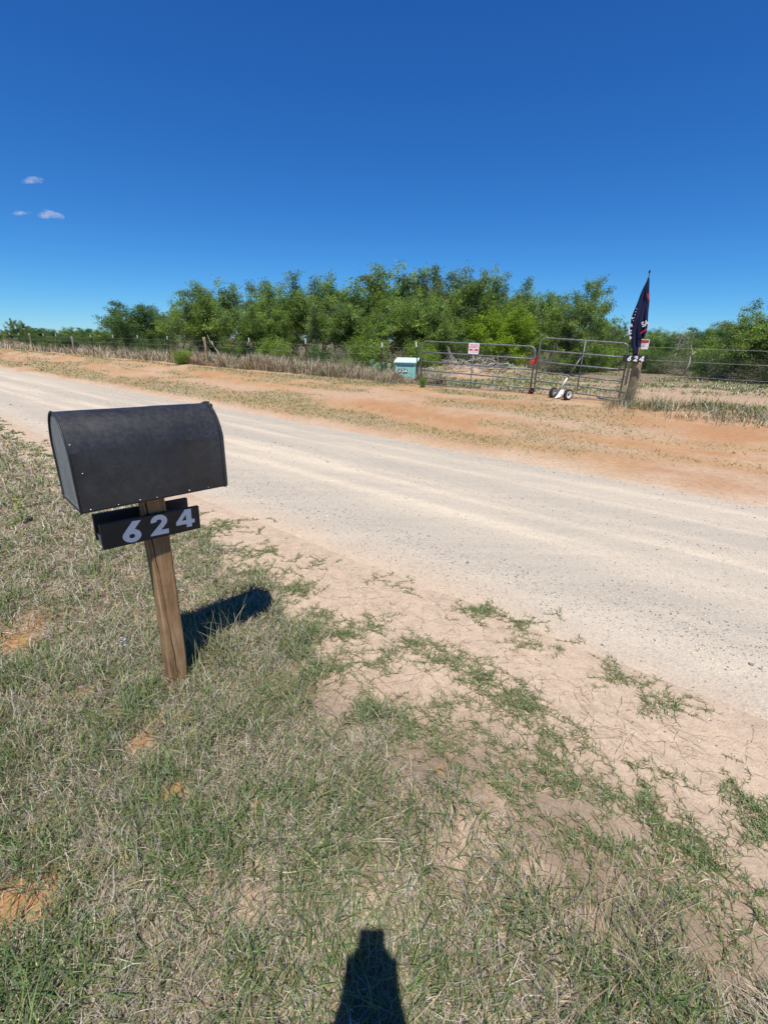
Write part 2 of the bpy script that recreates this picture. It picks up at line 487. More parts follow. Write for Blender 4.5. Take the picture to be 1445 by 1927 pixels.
def build_ground():
    rr = np.concatenate([[.12, .2], np.geomspace(.3, 150, 235), np.geomspace(165, 9000, 36)])
    fr = np.radians(np.arange(-66, 66.01, .3)); bk = np.radians(np.arange(69, 292, 3.0))
    aa = np.concatenate([fr, bk]); na = len(aa); nr = len(rr)
    R, A = np.meshgrid(rr, aa, indexing='ij')
    X = R * np.sin(A); Y = R * np.cos(A)
    x = X.ravel(); y = Y.ravel(); z = terrain(x, y)
    V = np.concatenate([np.stack([x, y, z], 1), [[0, 0, tz(0, 0)]]])
    i = np.arange(nr - 1)[:, None] * na; j = np.arange(na)[None]; j2 = (j + 1) % na
    Q = np.stack([i + j, i + na + j, i + na + j2, i + j2], -1).reshape(-1, 4)
    T = np.stack([np.full(na, len(V) - 1), np.arange(na), (np.arange(na) + 1) % na], 1)
    x = V[:, 0]; y = V[:, 1]; d = dcoord(x, y); s = scoord(x, y)
    nA = fbm(x / 1.1, y / 1.1, 101); nB = fbm(x / .22, y / .22, 111); nC = fbm(s / 2.2, d / .5, 121); nD = fbm(x / 7, y / 7, 131)
    def C(*c): return np.array(c)[None]
    soil = C(.27, .205, .145) * (.85 + .3 * nB[:, None])  # soil under the mat, darkened to stand in for shadow between blades
    sand = C(.52, .405, .295) * (.93 + .14 * nB[:, None])
    orange = C(.46, .235, .095)
    dn = d + (nA - .5) * .9
    c = soil + (sand - soil) * sstep(.95, 1.9, dn)[:, None]
    om = np.zeros_like(x)
    for (a, b, r) in SOILP:
        om = np.maximum(om, np.exp(-(((x - a) ** 2 + (y - b) ** 2) / (.9 * r * r)) ** 1.5) * (.4 + .9 * nB))
    om = np.maximum(om, sstep(.60, .75, nA) * .55 * sstep(1.5, .9, d))
    c = c + (orange - c) * np.clip(om, 0, 1)[:, None]
    pk_ = C(.47, .35, .25)
    for (a, b, r) in SANDP:
        c = c + (pk_ - c) * (.8 * np.exp(-((x - a) ** 2 + (y - b) ** 2) / (1.6 * r * r)))[:, None]
    bank = C(.43, .265, .145) * (.90 + .22 * nB[:, None])
    pale = C(.47, .34, .235)
    bk_ = bank + (pale - bank) * (sstep(.42, .68, nC) * .75)[:, None]
    bk_ = bk_ + (C(.38, .19, .085) - bk_) * (sstep(.58, .75, fbm(s / 1.5, d / .6, 141)) * .55)[:, None]
    lit = bank_cover(x, y)
    bk_ = bk_ + (C(.27, .24, .12) * (.8 + .4 * nB[:, None]) - bk_) * np.clip(lit * .8, 0, .75)[:, None]
    c = c + (bk_ - c) * sstep(6.2, 7.4, dn)[:, None]
    field = C(.42, .30, .20) * (.85 + .3 * nA[:, None])
    c = c + (field - c) * sstep(11.8, 13.2, dn)[:, None]
    gp_ = sstep(.42, .56, fbm(x / 1.6, y / 1.0, 561)) * sstep(12.4, 12.9, d) * (1 - .95 * np.exp(-((s - (-3.7 + 1.25 * (d - 12.3))) / 2.4) ** 4))
    c = c + (C(.24, .23, .11) - c) * (.6 * gp_)[:, None]
    duff = C(.20, .16, .105) * (.8 + .4 * nB[:, None])
    c = c + (duff - c) * (sstep(17, 22, d + (nD - .5) * 4) * .85)[:, None]
    me = npmesh('ground', V, [Q, T], c, True)
    return tag(link('ground', me, M['ground']), kind='structure')
ground = build_ground()

def road_z(d, s):
    u = (d - 4.45 + .16 * (fbm(s / 1.4, d / 9, 201) - .5)) / 2.28
    z = -.012 + .05 * (1 - np.abs(u) ** 5) - .03
    z = z + .012 * (fbm(d / .45, s / 4.5, 211) - .5) + .008 * (fbm(d / .3, s / .3, 221) - .5)
    return z
def build_road():
    dd = np.arange(1.95, 6.95, .055)
    sp = np.cumsum(np.concatenate([[0], .05 * 1.012 ** np.arange(0, 420)]))
    sn = -sp[1:][::-1]
    ss = np.concatenate([sn, sp]); ss = ss[(ss > -480) & (ss < 300)] - .5
    D, Sg = np.meshgrid(dd, ss, indexing='ij')
    d = D.ravel(); s = Sg.ravel(); x, y = from_ds(d, s)
    z = road_z(d, s) + .0
    V = np.stack([x, y, z], 1); nd_, ns_ = len(dd), len(ss)
    i = np.arange(nd_ - 1)[:, None] * ns_; j = np.arange(ns_ - 1)[None]
    Q = np.stack([i + j, i + j + 1, i + ns_ + j + 1, i + ns_ + j], -1).reshape(-1, 4)[:, ::-1]
    cream = np.array([.60, .51, .385])[None]; grey = np.array([.45, .395, .315])[None]; sand = np.array([.53, .415, .30])[None]
    st = fbm(d / .28, s / 7, 231); st2 = fbm(d / .10, s / 1.2, 241); lg = fbm(d / .9, s / 2.5, 251)
    def track(c0, w): return np.exp(-((d + .25 * (fbm(s / 5, d * 0, 261) - .5) - c0) / w) ** 2)
    tr = (.9 * track(3.85, .10) + .8 * track(4.35, .16) + .5 * track(4.62, .07) + .9 * track(5.3, .10) + .5 * track(5.85, .08)) * sstep(.3, .55, fbm(d / .15, s / 3.0, 271))
    gv = .8 * track(3.05, .40) + .5 * track(4.9, .25) + .6 * track(6.25, .3)
    k = np.clip(.30 + .95 * (st - .5) + .5 * (st2 - .5) + .5 * (lg - .5) + tr * .75 - gv * .42, 0, 1)[:, None]
    c = grey + (cream - grey) * k
    edge = np.clip(sstep(2.85, 2.3, d + (lg - .5) * .6) + sstep(6.35, 6.75, d + (lg - .5) * .4), 0, 1)[:, None]
    c = c + (sand - c) * edge
    me = npmesh('road', V, [Q], c, True)
    return tag(link('road', me, M['road']), kind='structure')
road = build_road()

def surf_z(x, y):
    d = dcoord(x, y); s = scoord(x, y)
    z = terrain(x, y)
    rz = np.where((d > 1.95) & (d < 6.9), road_z(d, s), -9)
    return np.maximum(z, rz)

# loose stones lying on the road
def build_gravel():
    n = 95000
    r = np.exp(rng.uniform(math.log(1.3), math.log(20), n)); a = np.radians(rng.uniform(-66, 66, n))
    x = r * np.sin(a); y = r * np.cos(a); d = dcoord(x, y); s = scoord(x, y)
    wig = .3 * (fbm(s / 3, s * 0, 301) - .5)
    pk = np.exp(-((d + wig - 2.95) / .35) ** 2) + .6 * np.exp(-((d + wig - 6.3) / .3) ** 2) + .55 * np.exp(-((d - 4.8) / .25) ** 2)
    pr = (.12 + .88 * np.clip(pk, 0, 1) * sstep(.3, .62, fbm(d / .3, s / 2, 311))) * sstep(1.55, 2.2, d) * sstep(7.0, 6.5, d)
    keep = rng.random(n) < pr * .75
    x, y, r, d = x[keep], y[keep], r[keep], d[keep]; n = len(x)
    size = .0022 + .0032 * rng.random(n) ** 2 * (1 + .1 * r) + .00045 * r
    big = (rng.random(n) < .010) & (r > 2.6); size[big] *= 2.3
    z = surf_z(x, y)
    ico = np.array([(1, 0, 0), (-1, 0, 0), (0, 1, 0), (0, -1, 0), (0, 0, 1), (0, 0, -1.)])
    tri = np.array([(0, 2, 4), (2, 1, 4), (1, 3, 4), (3, 0, 4), (2, 0, 5), (1, 2, 5), (3, 1, 5), (0, 3, 5)])
    th = rng.uniform(0, 6.28, n)
    jit = rng.uniform(.6, 1.35, (n, 6, 1)) * ico[None] + rng.normal(0, .22, (n, 6, 3))
    jit[:, :, 2] *= .62
    c, s_ = np.cos(th)[:, None], np.sin(th)[:, None]
    vx = jit[:, :, 0] * c - jit[:, :, 1] * s_; vy = jit[:, :, 0] * s_ + jit[:, :, 1] * c
    V = np.stack([vx, vy, jit[:, :, 2]], -1) * size[:, None, None]
    V += np.stack([x, y, z + size * .25], 1)[:, None]
    g = rng.random(n)
    base = np.where(g[:, None] < .40, np.array([[.20, .19, .18]]), np.where(g[:, None] < .8, np.array([[.44, .40, .34]]), np.array([[.66, .61, .53]])))
    base = base * rng.uniform(.7, 1.25, (n, 1))
    Fc = (np.arange(n)[:, None, None] * 6 + tri[None]).reshape(-1, 3)
    me = npmesh('gravel', V.reshape(-1, 3), [Fc], np.repeat(base, 6, 0))
    return tag(link('gravel', me, M['stone']), 'loose grey and white gravel scattered over the pale dirt road', 'gravel', kind='stuff')
build_gravel()

# ---------------------------------------------------------------- grass
def blade_mesh(name, P, L, Wd, az, e0, e1, col, segs=3, curl=None, zfloor=True):
    n = len(P); L = np.broadcast_to(L, n); Wd = np.broadcast_to(Wd, n)
    if curl is None: curl = np.zeros(n)
    pts = [P.copy()]; sides = []
    p = P.copy(); gz = P[:, 2]
    for k in range(segs):
        f = k / max(1, segs - 1)
        e = e0 + (e1 - e0) * f; a = az + curl * f
        dr = np.stack([np.cos(e) * np.sin(a), np.cos(e) * np.cos(a), np.sin(e)], 1)
        p = p + dr * (L / segs)[:, None]
        if zfloor: p[:, 2] = np.maximum(p[:, 2], gz + .003)
        pts.append(p.copy())
        sides.append(np.stack([np.cos(a), -np.sin(a), .6 * np.sin(a * 7.3)], 1))
    sides.append(sides[-1])
    V = np.zeros((n, 2 * segs + 1, 3)); tp = [1.0, .9, .7, .5][:segs] if segs <= 4 else list(np.linspace(1, .4, segs))
    for k in range(segs):
        w = (Wd * tp[k] * .5)[:, None] * sides[k]
        V[:, 2 * k] = pts[k] - w; V[:, 2 * k + 1] = pts[k] + w
    V[:, 2 * segs] = pts[segs]
    o = np.arange(n)[:, None] * (2 * segs + 1)
    fl = []
    if segs > 1:
        q = np.concatenate([(o + np.array([[2 * k, 2 * k + 1, 2 * k + 3, 2 * k + 2]])) for k in range(segs - 1)])
        fl.append(q)
    fl.append(o + np.array([[2 * segs - 2, 2 * segs - 1, 2 * segs]]))
    return npmesh(name, V.reshape(-1, 3), fl, np.repeat(col, 2 * segs + 1, 0))

EDGE_S = [-30, -10, -5, -3, -2.2, -1.5, -.6, 0, .45, 3, 12]
EDGE_D = [1.9, 1.85, 1.75, 1.68, 1.62, 1.24, 1.12, 1.16, 1.08, 1.0, 1.0]
def mat_density(x, y):
    d = dcoord(x, y); s = scoord(x, y)
    e = np.interp(s, EDGE_S, EDGE_D) + (fbm(x / .28, y / .28, 401) - .5) * .75
    g = sstep(.16, -.12, d - e)
    hole = np.zeros_like(g)
    for (a, b, r) in SOILP:
        hole = np.maximum(hole, .9 * np.exp(-(((x - a) ** 2 + (y - b) ** 2) / (r * r)) ** 1.5))
    for (a, b, r) in SANDP:
        hole = np.maximum(hole, .86 * np.exp(-(((x - a) ** 2 + (y - b) ** 2) / (r * r)) ** 1.5))
    hole = np.clip(hole * (.45 + 1.1 * fbm(x / .07, y / .07, 407, 2)), 0, 1)
    thin = sstep(.30, .48, fbm(x / .16, y / .16, 411) )
    g = g * (.55 + .45 * thin) * (1 - .96 * hole)
    return g

def sample_near(n, rmin=.35, rmax=2.7):
    r = np.sqrt(rng.uniform(rmin ** 2, rmax ** 2, n)); a = np.radians(rng.uniform(-75, 68, n))
    return r * np.sin(a), r * np.cos(a), r
def sample_far(n, rmin=2.5, rmax=26, lo=-64, hi=64):
    r = np.exp(rng.uniform(math.log(rmin), math.log(rmax), n)); a = np.radians(rng.uniform(lo, hi, n))
    return r * np.sin(a), r * np.cos(a), r

def pick(pal, n, var=.34):
    pal = np.array(pal); c = pal[rng.integers(0, len(pal), n)]
    return c * rng.uniform(1 - var, 1 + var, (n, 1)) * rng.uniform(.93, 1.07, (n, 3))

GREY = [(.33, .295, .24), (.41, .37, .31), (.25, .215, .17), (.50, .455, .385), (.36, .31, .235)]
STRAW = [(.46, .375, .225), (.52, .44, .29), (.38, .30, .17)]
GREEN = [(.10, .165, .048), (.13, .20, .06), (.12, .185, .08), (.165, .22, .075), (.085, .14, .05)]
OLIVE = [(.17, .18, .065), (.21, .20, .09), (.14, .15, .06)]

def build_verge():
    P_, L_, W_, A_, E0, E1, C_, K_ = [], [], [], [], [], [], [], []
    def put(x, y, L, Wd, az, e0, e1, col, curl):
        z = terrain(x, y); P_.append(np.stack([x, y, z - .004], 1)); L_.append(L); W_.append(Wd); A_.append(az); E0.append(e0); E1.append(e1); C_.append(col); K_.append(curl)
    # matted dead thatch
    for (smp, n, lay) in ((sample_near, 260000, 0), (lambda k: sample_far(k, 2.6, 24, -66, 5), 190000, 1)):
        x, y, r = smp(n); g = mat_density(x, y)
        k = rng.random(n) < g; x, y, r = x[k], y[k], r[k]; m = len(x)
        dry = fbm(x / .5, y / .5, 421)
        L = rng.uniform(.03, .10, m) * (1 + .12 * r); Wd = np.maximum(rng.uniform(.0013, .0030, m), r * .0013)
        low = rng.random(m) < .6
        e0 = np.where(low, rng.uniform(.02, .35, m), rng.uniform(.4, 1.2, m)); e1 = e0 - rng.uniform(.1, .9, m)
        col = pick(GREY, m); sw = rng.random(m) < .22; col[sw] = pick(STRAW, sw.sum())
        ol = rng.random(m) < .22; col[ol] = pick(OLIVE, ol.sum())
        put(x, y, L, Wd, rng.uniform(0, 6.283, m), e0, e1, col, rng.normal(0, .9, m))
    # green blades in tufts
    for (smp, n) in ((sample_near, 150000), (lambda k: sample_far(k, 2.6, 24, -66, 5), 150000)):
        x, y, r = smp(n)
        tuft = sstep(.44, .64, fbm(x / .17, y / .17, 431)) * (.35 + .65 * sstep(.35, .6, fbm(x / .8, y / .8, 441)))
        g = mat_density(x, y) * (.15 + .85 * tuft)
        k = rng.random(n) < g * .75; x, y, r = x[k], y[k], r[k]; m = len(x)
        L = rng.uniform(.05, .15, m) * (.8 + .5 * fbm(x / .6, y / .6, 451)) * (1 + .02 * r); Wd = np.maximum(rng.uniform(.0020, .0042, m), r * .0014)
        e0 = rng.uniform(.45, 1.45, m); e1 = e0 - rng.uniform(.2, 1.3, m)
        col = pick(GREEN, m); ol = rng.random(m) < .25; col[ol] = pick(OLIVE, ol.sum())
        put(x, y, L, Wd, rng.uniform(0, 6.283, m), e0, e1, col, rng.normal(0, .5, m))
    # thinner cover on the verge behind and beside the photographer
    n = 60000; r = np.sqrt(rng.uniform(.2, 30, n)); a_ = rng.uniform(math.radians(68), math.radians(292), n); x = r * np.sin(a_); y = r * np.cos(a_); g = mat_density(x, y)
    k = rng.random(n) < g * .62; x, y, r = x[k], y[k], r[k]; m = len(x); e0 = rng.uniform(.1, 1.2, m)
    col = pick(GREY, m); gr = rng.random(m) < .5 * sstep(.3, .6, fbm(x / .3, y / .3, 461)) + .2; col[gr] = pick(GREEN + OLIVE, gr.sum())
    put(x, y, rng.uniform(.05, .15, m), rng.uniform(.003, .007, m), rng.uniform(0, 6.283, m), e0, e0 - rng.uniform(.2, 1.0, m), col, rng.normal(0, .6, m))
    # longer straw stems lying across
    x, y, r = sample_near(5200); g = mat_density(x, y); k = rng.random(len(x)) < g * (.25 + .75 * sstep(-.6, .5, scoord(x, y)))
    x, y, r = x[k], y[k], r[k]; m = len(x)
    e0 = rng.uniform(.05, .6, m)
    put(x, y, rng.uniform(.10, .26, m), rng.uniform(.0018, .0034, m), rng.uniform(0, 6.283, m), e0, e0 - rng.uniform(.2, .7, m), pick(STRAW + GREY[1:2], m), rng.normal(0, .5, m))
    cat = lambda q: np.concatenate(q)
    me = blade_mesh('verge_grass', cat(P_), cat(L_), cat(W_), cat(A_), cat(E0), cat(E1), cat(C_), 3, cat(K_))
    tag(link('verge_grass', me, M['grass']), 'matted grey and green grass covering the verge round the mailbox post', 'grass', kind='stuff')
build_verge()

def build_runners():
    """creeping grass reaching out over the sand beside the road"""
    P_, L_, W_, A_, E0, E1, C_ = [], [], [], [], [], [], []
    seeds = []
    patches = [(555, 1110, .10, 60), (600, 1160, .09, 45), (650, 1195, .12, 40), (500, 1040, .12, 30), (590, 1065, .12, 16), (420, 990, .2, 50), (390, 1010, .2, 40),
               (780, 1215, .08, 40), (840, 1240, .09, 50), (900, 1280, .10, 60), (960, 1310, .09, 50), (1000, 1335, .08, 40), (700, 1180, .12, 30), (480, 1080, .2, 60),
               (905, 1145, .10, 36), (980, 1168, .10, 36), (880, 1160, .08, 12), (980, 1210, .06, 12), (1040, 1215, .08, 9), (1165, 1275, .09, 30), (1270, 1325, .09, 20), (1215, 1320, .06, 10),
               (720, 1095, .10, 8), (760, 1110, .08, 8), (930, 1390, .10, 40), (1040, 1390, .08, 40), (1010, 1440, .08, 50), (950, 1480, .09, 60), (870, 1450, .05, 14), (1080, 1480, .07, 40),
               (1150, 1500, .07, 40), (1215, 1505, .06, 40), (1250, 1560, .06, 50), (1300, 1600, .06, 60), (1180, 1610, .07, 50), (1080, 1590, .07, 40), (1270, 1680, .05, 50), (1420, 1520, .05, 60), (1440, 1570, .05, 40),
               (1400, 1660, .05, 14), (1430, 1720, .05, 20), (1390, 1780, .05, 24), (1340, 1620, .06, 30), (760, 1370, .10, 50), (700, 1330, .09, 30), (830, 1330, .08, 20), (910, 1545, .05, 14), (820, 1390, .08, 40),
               (560, 1190, .12, 40), (640, 1260, .10, 40), (720, 1250, .10, 30), (1400, 1440, .1, 6), (1240, 1450, .1, 14), (1130, 1410, .1, 10)]
    for (px, py, rad, cnt) in patches:
        c = flat(px, py); cnt = int(cnt * (.55 if (py > 1380 and px > 850) else .85))
        for _ in range(cnt):
            a = random.uniform(0, 6.283); q = rad * abs(random.gauss(0, .75))
            seeds.append((c[0] + q * math.cos(a) * 1.4, c[1] + q * math.sin(a), 1.0))
    for _ in range(500):   # strip along the left part of the road edge
        s = -random.uniform(2.2, 18); d = random.gauss(np.interp(s, EDGE_S, EDGE_D) + .12, .16)
        x, y = from_ds(d, s); seeds.append((x, y, 1.3))
    for (x, y, sc) in seeds:
        h = random.uniform(0, 6.283); n = random.randint(3, 9); dist = math.hypot(x, y)
        for k in range(n):
            nb = random.randint(2, 4)
            for b in range(nb):
                P_.append((x, y)); L_.append(random.uniform(.018, .048) * sc); W_.append(max(random.uniform(.0018, .003), dist * .0011))
                A_.append(random.uniform(0, 6.283)); e = random.uniform(.15, 1.1); E0.append(e); E1.append(e - random.uniform(.1, .8))
                C_.append(random.choice(GREEN[:4] + OLIVE[:1]) if random.random() < .82 else random.choice(STRAW + GREY))
            step = random.uniform(.012, .026) * sc
            # stolon piece
            P_.append((x, y)); L_.append(step * 1.5); W_.append(max(.0016, dist * .0007)); A_.append(h); E0.append(.12); E1.append(-.1); C_.append(random.choice([(.30, .17, .10), (.36, .25, .15), (.22, .15, .10)]))
            x += math.sin(h) * step; y += math.cos(h) * step; h += random.gauss(0, .45)
    # dry stolons and wind-blown strands on the bare sand
    for _ in range(1500):
        s = random.uniform(-3.5, 1.6); d = random.uniform(1.2, 2.35) - abs(random.gauss(0, .1)); x, y = from_ds(d, s)
        h = math.atan2(NS[0], NS[1]) + random.gauss(0, .9); 
        for k in range(random.randint(1, 4)):
            P_.append((x, y)); st = random.uniform(.03, .07); L_.append(st * 1.1); W_.append(random.uniform(.0012, .0022)); A_.append(h); E0.append(random.uniform(.05, .4)); E1.append(-.3)
            C_.append(random.choice([(.30, .19, .11), (.34, .27, .18), (.24, .18, .12), (.40, .33, .22)]))
            x += math.sin(h) * st; y += math.cos(h) * st; h += random.gauss(0, .35)
    P2 = np.array(P_); z = surf_z(P2[:, 0], P2[:, 1]); P = np.column_stack([P2, z + .001])
    C = np.array(C_) * rng.uniform(.8, 1.2, (len(P), 1))
    me = blade_mesh('creeping_grass', P, np.array(L_), np.array(W_), np.array(A_), np.array(E0), np.array(E1), C, 2)
    tag(link('creeping_grass', me, M['grass']), 'thin creeping grass runners spreading over the bare sand beside the road', 'grass', kind='stuff')
build_runners()

def build_far_grass():
    # short grass in patches on the graded bank across the road
    x, y, r = sample_far(420000, 5, 75, -60, 62); g = bank_cover(x, y)
    k = rng.random(len(x)) < g * 1.0; x, y, r = x[k], y[k], r[k]; m = len(x)
    L = rng.uniform(.02, .07, m) * (1 + .02 * r); Wd = np.maximum(.004, r * .0017); e0 = rng.uniform(.15, 1.1, m)
    col = pick(GREEN[1:4] + OLIVE, m, .15); sw = rng.random(m) < .30 + .3 * sstep(.4, .6, fbm(x / .9, y / .9, 515)); col[sw] = pick([(.30, .26, .14), (.36, .30, .17), (.26, .24, .12)], sw.sum(), .15)
    me = blade_mesh('bank_grass', np.stack([x, y, terrain(x, y) - .003], 1), L, Wd, rng.uniform(0, 6.283, m), e0, e0 - rng.uniform(.2, .9, m), col, 1)
    tag(link('bank_grass', me, M['grass']), 'short dry green grass in patches on the orange sand bank', 'grass', kind='stuff')

    # tall bleached grass along the left wire fence
    n = 52000; s = -np.exp(rng.uniform(math.log(1.0), math.log(70), n)) - 8.2 + 7.0; s = np.where(rng.random(n) < .6, rng.uniform(-22, -8.1, n), s)
    s = np.where(s > -8.0, rng.uniform(-30, -8.1, n), s)
    d = 12.55 + np.abs(rng.normal(0, .75, n)) - .35
    x, y = from_ds(d, s); r = np.hypot(x, y)
    g = sstep(.25, .52, fbm(x / .8, y / .8, 521)) * (.4 + .6 * sstep(.4, .6, fbm(s / 3.5, d, 527)))
    k = rng.random(n) < g; x, y, r, s = x[k], y[k], r[k], s[k]
    for (px, py, cnt, sx, sy) in ((818, 724, 900, .16, .12), (795, 722, 500, .25, .12), (760, 721, 1100, .35, .15), (742, 718, 600, .25, .2)):
        hp_ = hit(px, py); x = np.append(x, hp_[0] + rng.normal(0, sx, cnt)); y = np.append(y, hp_[1] + rng.normal(0, sy, cnt))
    r = np.hypot(x, y); m = len(x)
    L = rng.uniform(.22, .60, m) * (.42 + 1.0 * sstep(.3, .7, fbm(x / .75, y / .75, 531))) * np.where(r < 15.2, .75, 1.0); Wd = np.maximum(.004, r * .0009); e0 = rng.uniform(1.0, 1.55, m)
    col = pick([(.44, .37, .27), (.50, .43, .32), (.36, .29, .22), (.40, .32, .26)], m); ol = rng.random(m) < .13; col[ol] = pick(OLIVE + GREEN, ol.sum())
    me = blade_mesh('tall_dry_grass', np.stack([x, y, terrain(x, y) - .01], 1), L, Wd, rng.uniform(0, 6.283, m), e0, e0 - rng.uniform(.1, .9, m), col, 3)
    tag(link('tall_dry_grass', me, M['grass']), 'tall bleached dry grass standing along the left wire fence', 'grass', kind='stuff')

    # grey-green grass strip at the foot of the right-hand fence
    n = 34000; s = rng.uniform(-2.6, 9, n); d = 11.75 + rng.normal(0, .5, n) + .1
    x, y = from_ds(d, s); r = np.hypot(x, y)
    g = sstep(.32, .62, fbm(x / .45, y / .45, 541)) * sstep(-2.7, -1.6, s) * (.4 + .6 * sstep(.35, .6, fbm(x / 1.7, y / 1.2, 543)))
    k = rng.random(n) < g; x, y, r = x[k], y[k], r[k]; m = len(x)
    L = rng.uniform(.05, .30, m) * (.25 + 1.3 * sstep(.25, .75, fbm(x / .5, y / .5, 551))); Wd = np.maximum(.003, r * .0010); e0 = rng.uniform(.8, 1.5, m)
    col = pick(OLIVE + GREEN[2:3] + [(.20, .20, .12)], m); sw = rng.random(m) < .25 + .45 * sstep(.4, .65, fbm(x / .8, y / .8, 557)); col[sw] = pick(STRAW + GREY, sw.sum())
    me = blade_mesh('fence_grass', np.stack([x, y, terrain(x, y) - .01], 1), L, Wd, rng.uniform(0, 6.283, m), e0, e0 - rng.uniform(.2, 1.0, m), col, 3)
    tag(link('fence_grass', me, M['grass']), 'grey green knee high grass at the foot of the right fence', 'grass', kind='stuff')

    # low weeds and grass inside the gate
    x, y, r = sample_far(90000, 12, 60, -10, 50); d = dcoord(x, y); s = scoord(x, y)
    drive = np.exp(-((s - (-3.7 + 1.25 * (d - 12.3))) / 2.4) ** 4)
    band = np.exp(-((d - 13.6) / .9) ** 2) * sstep(-4.2, -5.2, s)
    band = band + .8 * np.exp(-((d - 13.2) / .8) ** 2) * sstep(-1.8, -.4, s) * (.5 + .5 * fbm(x / .6, y / .5, 567))
    g = sstep(12.4, 12.8, d) * np.clip(sstep(.42, .56, fbm(x / 1.6, y / 1.0, 561)) * .9 + .06 + band, 0, 1) * (1 - .95 * drive * (1 - band)) * sstep(30, 20, d)
    k = rng.random(len(x)) < g; x, y, r = x[k], y[k], r[k]; m = len(x)
    L = rng.uniform(.05, .15, m); Wd = np.maximum(.005, r * .0015); e0 = rng.uniform(.4, 1.4, m)
    col = pick(GREEN + OLIVE[:2], m); sw = rng.random(m) < .28; col[sw] = pick(STRAW + GREY, sw.sum())
    me = blade_mesh('pasture_grass', np.stack([x, y, terrain(x, y) - .005], 1), L, Wd, rng.uniform(0, 6.283, m), e0, e0 - rng.uniform(.2, .9, m), col, 2)
    tag(link('pasture_grass', me, M['grass']), 'low green weeds and grass on the sandy ground inside the gate', 'grass', kind='stuff')
build_far_grass()

# ---------------------------------------------------------------- mailbox
def digit_loops(ch):
    if ch == '6':
        arc = [(.335 * math.cos(t), .315 + .315 * math.sin(t)) for t in np.linspace(math.radians(78), math.radians(-205), 36)]
        return [[(.04, 1.0), (.35, 1.0), (.13, .655)] + arc[1:],
                [(.105 * math.cos(t), .30 + .105 * math.sin(t)) for t in np.linspace(0, 2 * math.pi, 24, endpoint=False)]]
    if ch == '2':
        o = [(.325 * math.cos(t), .685 + .325 * math.sin(t)) for t in np.linspace(math.radians(188), math.radians(-38), 28)]
        i = [(.10 * math.cos(t), .675 + .10 * math.sin(t)) for t in np.linspace(math.radians(-38), math.radians(184), 16)]
        return [o + [(.06, .235), (.36, .235), (.36, 0), (-.37, 0), (-.37, .06)] + [(.02, .53)] + i]
    return [[(.02, 1.0), (.30, 1.0), (.30, .405), (.43, .405), (.43, .185), (.30, .185), (.30, 0), (.05, 0), (.05, .185), (-.41, .185), (-.41, .36)],
            [(.05, .405), (.05, .72), (-.15, .405)]]

DIGITS = {c: curve_fill('digit', digit_loops(c), .0016) for c in '624'}
for me_ in DIGITS.values(): me_.materials.append(M['vinyl'])

def place_on(o, origin, ax, up, w=0.0, h=0.0, out=0.0, scale=1.0, rot=0.0, sx=1.0):
    """put a flat mesh on a face: ax along the face, up the face, normal = ax x up"""
    ax = Vector(ax).normalized(); up = Vector(up).normalized(); nr = ax.cross(up)
    p = Vector(origin) + ax * w + up * h + nr * out
    R = Matrix((ax, up, nr)).transposed().to_4x4()
    o.matrix_local = Matrix.Translation(p) @ R @ Matrix.Rotation(rot, 4, 'Z') @ Matrix.Diagonal((scale * sx, scale, 1, 1))

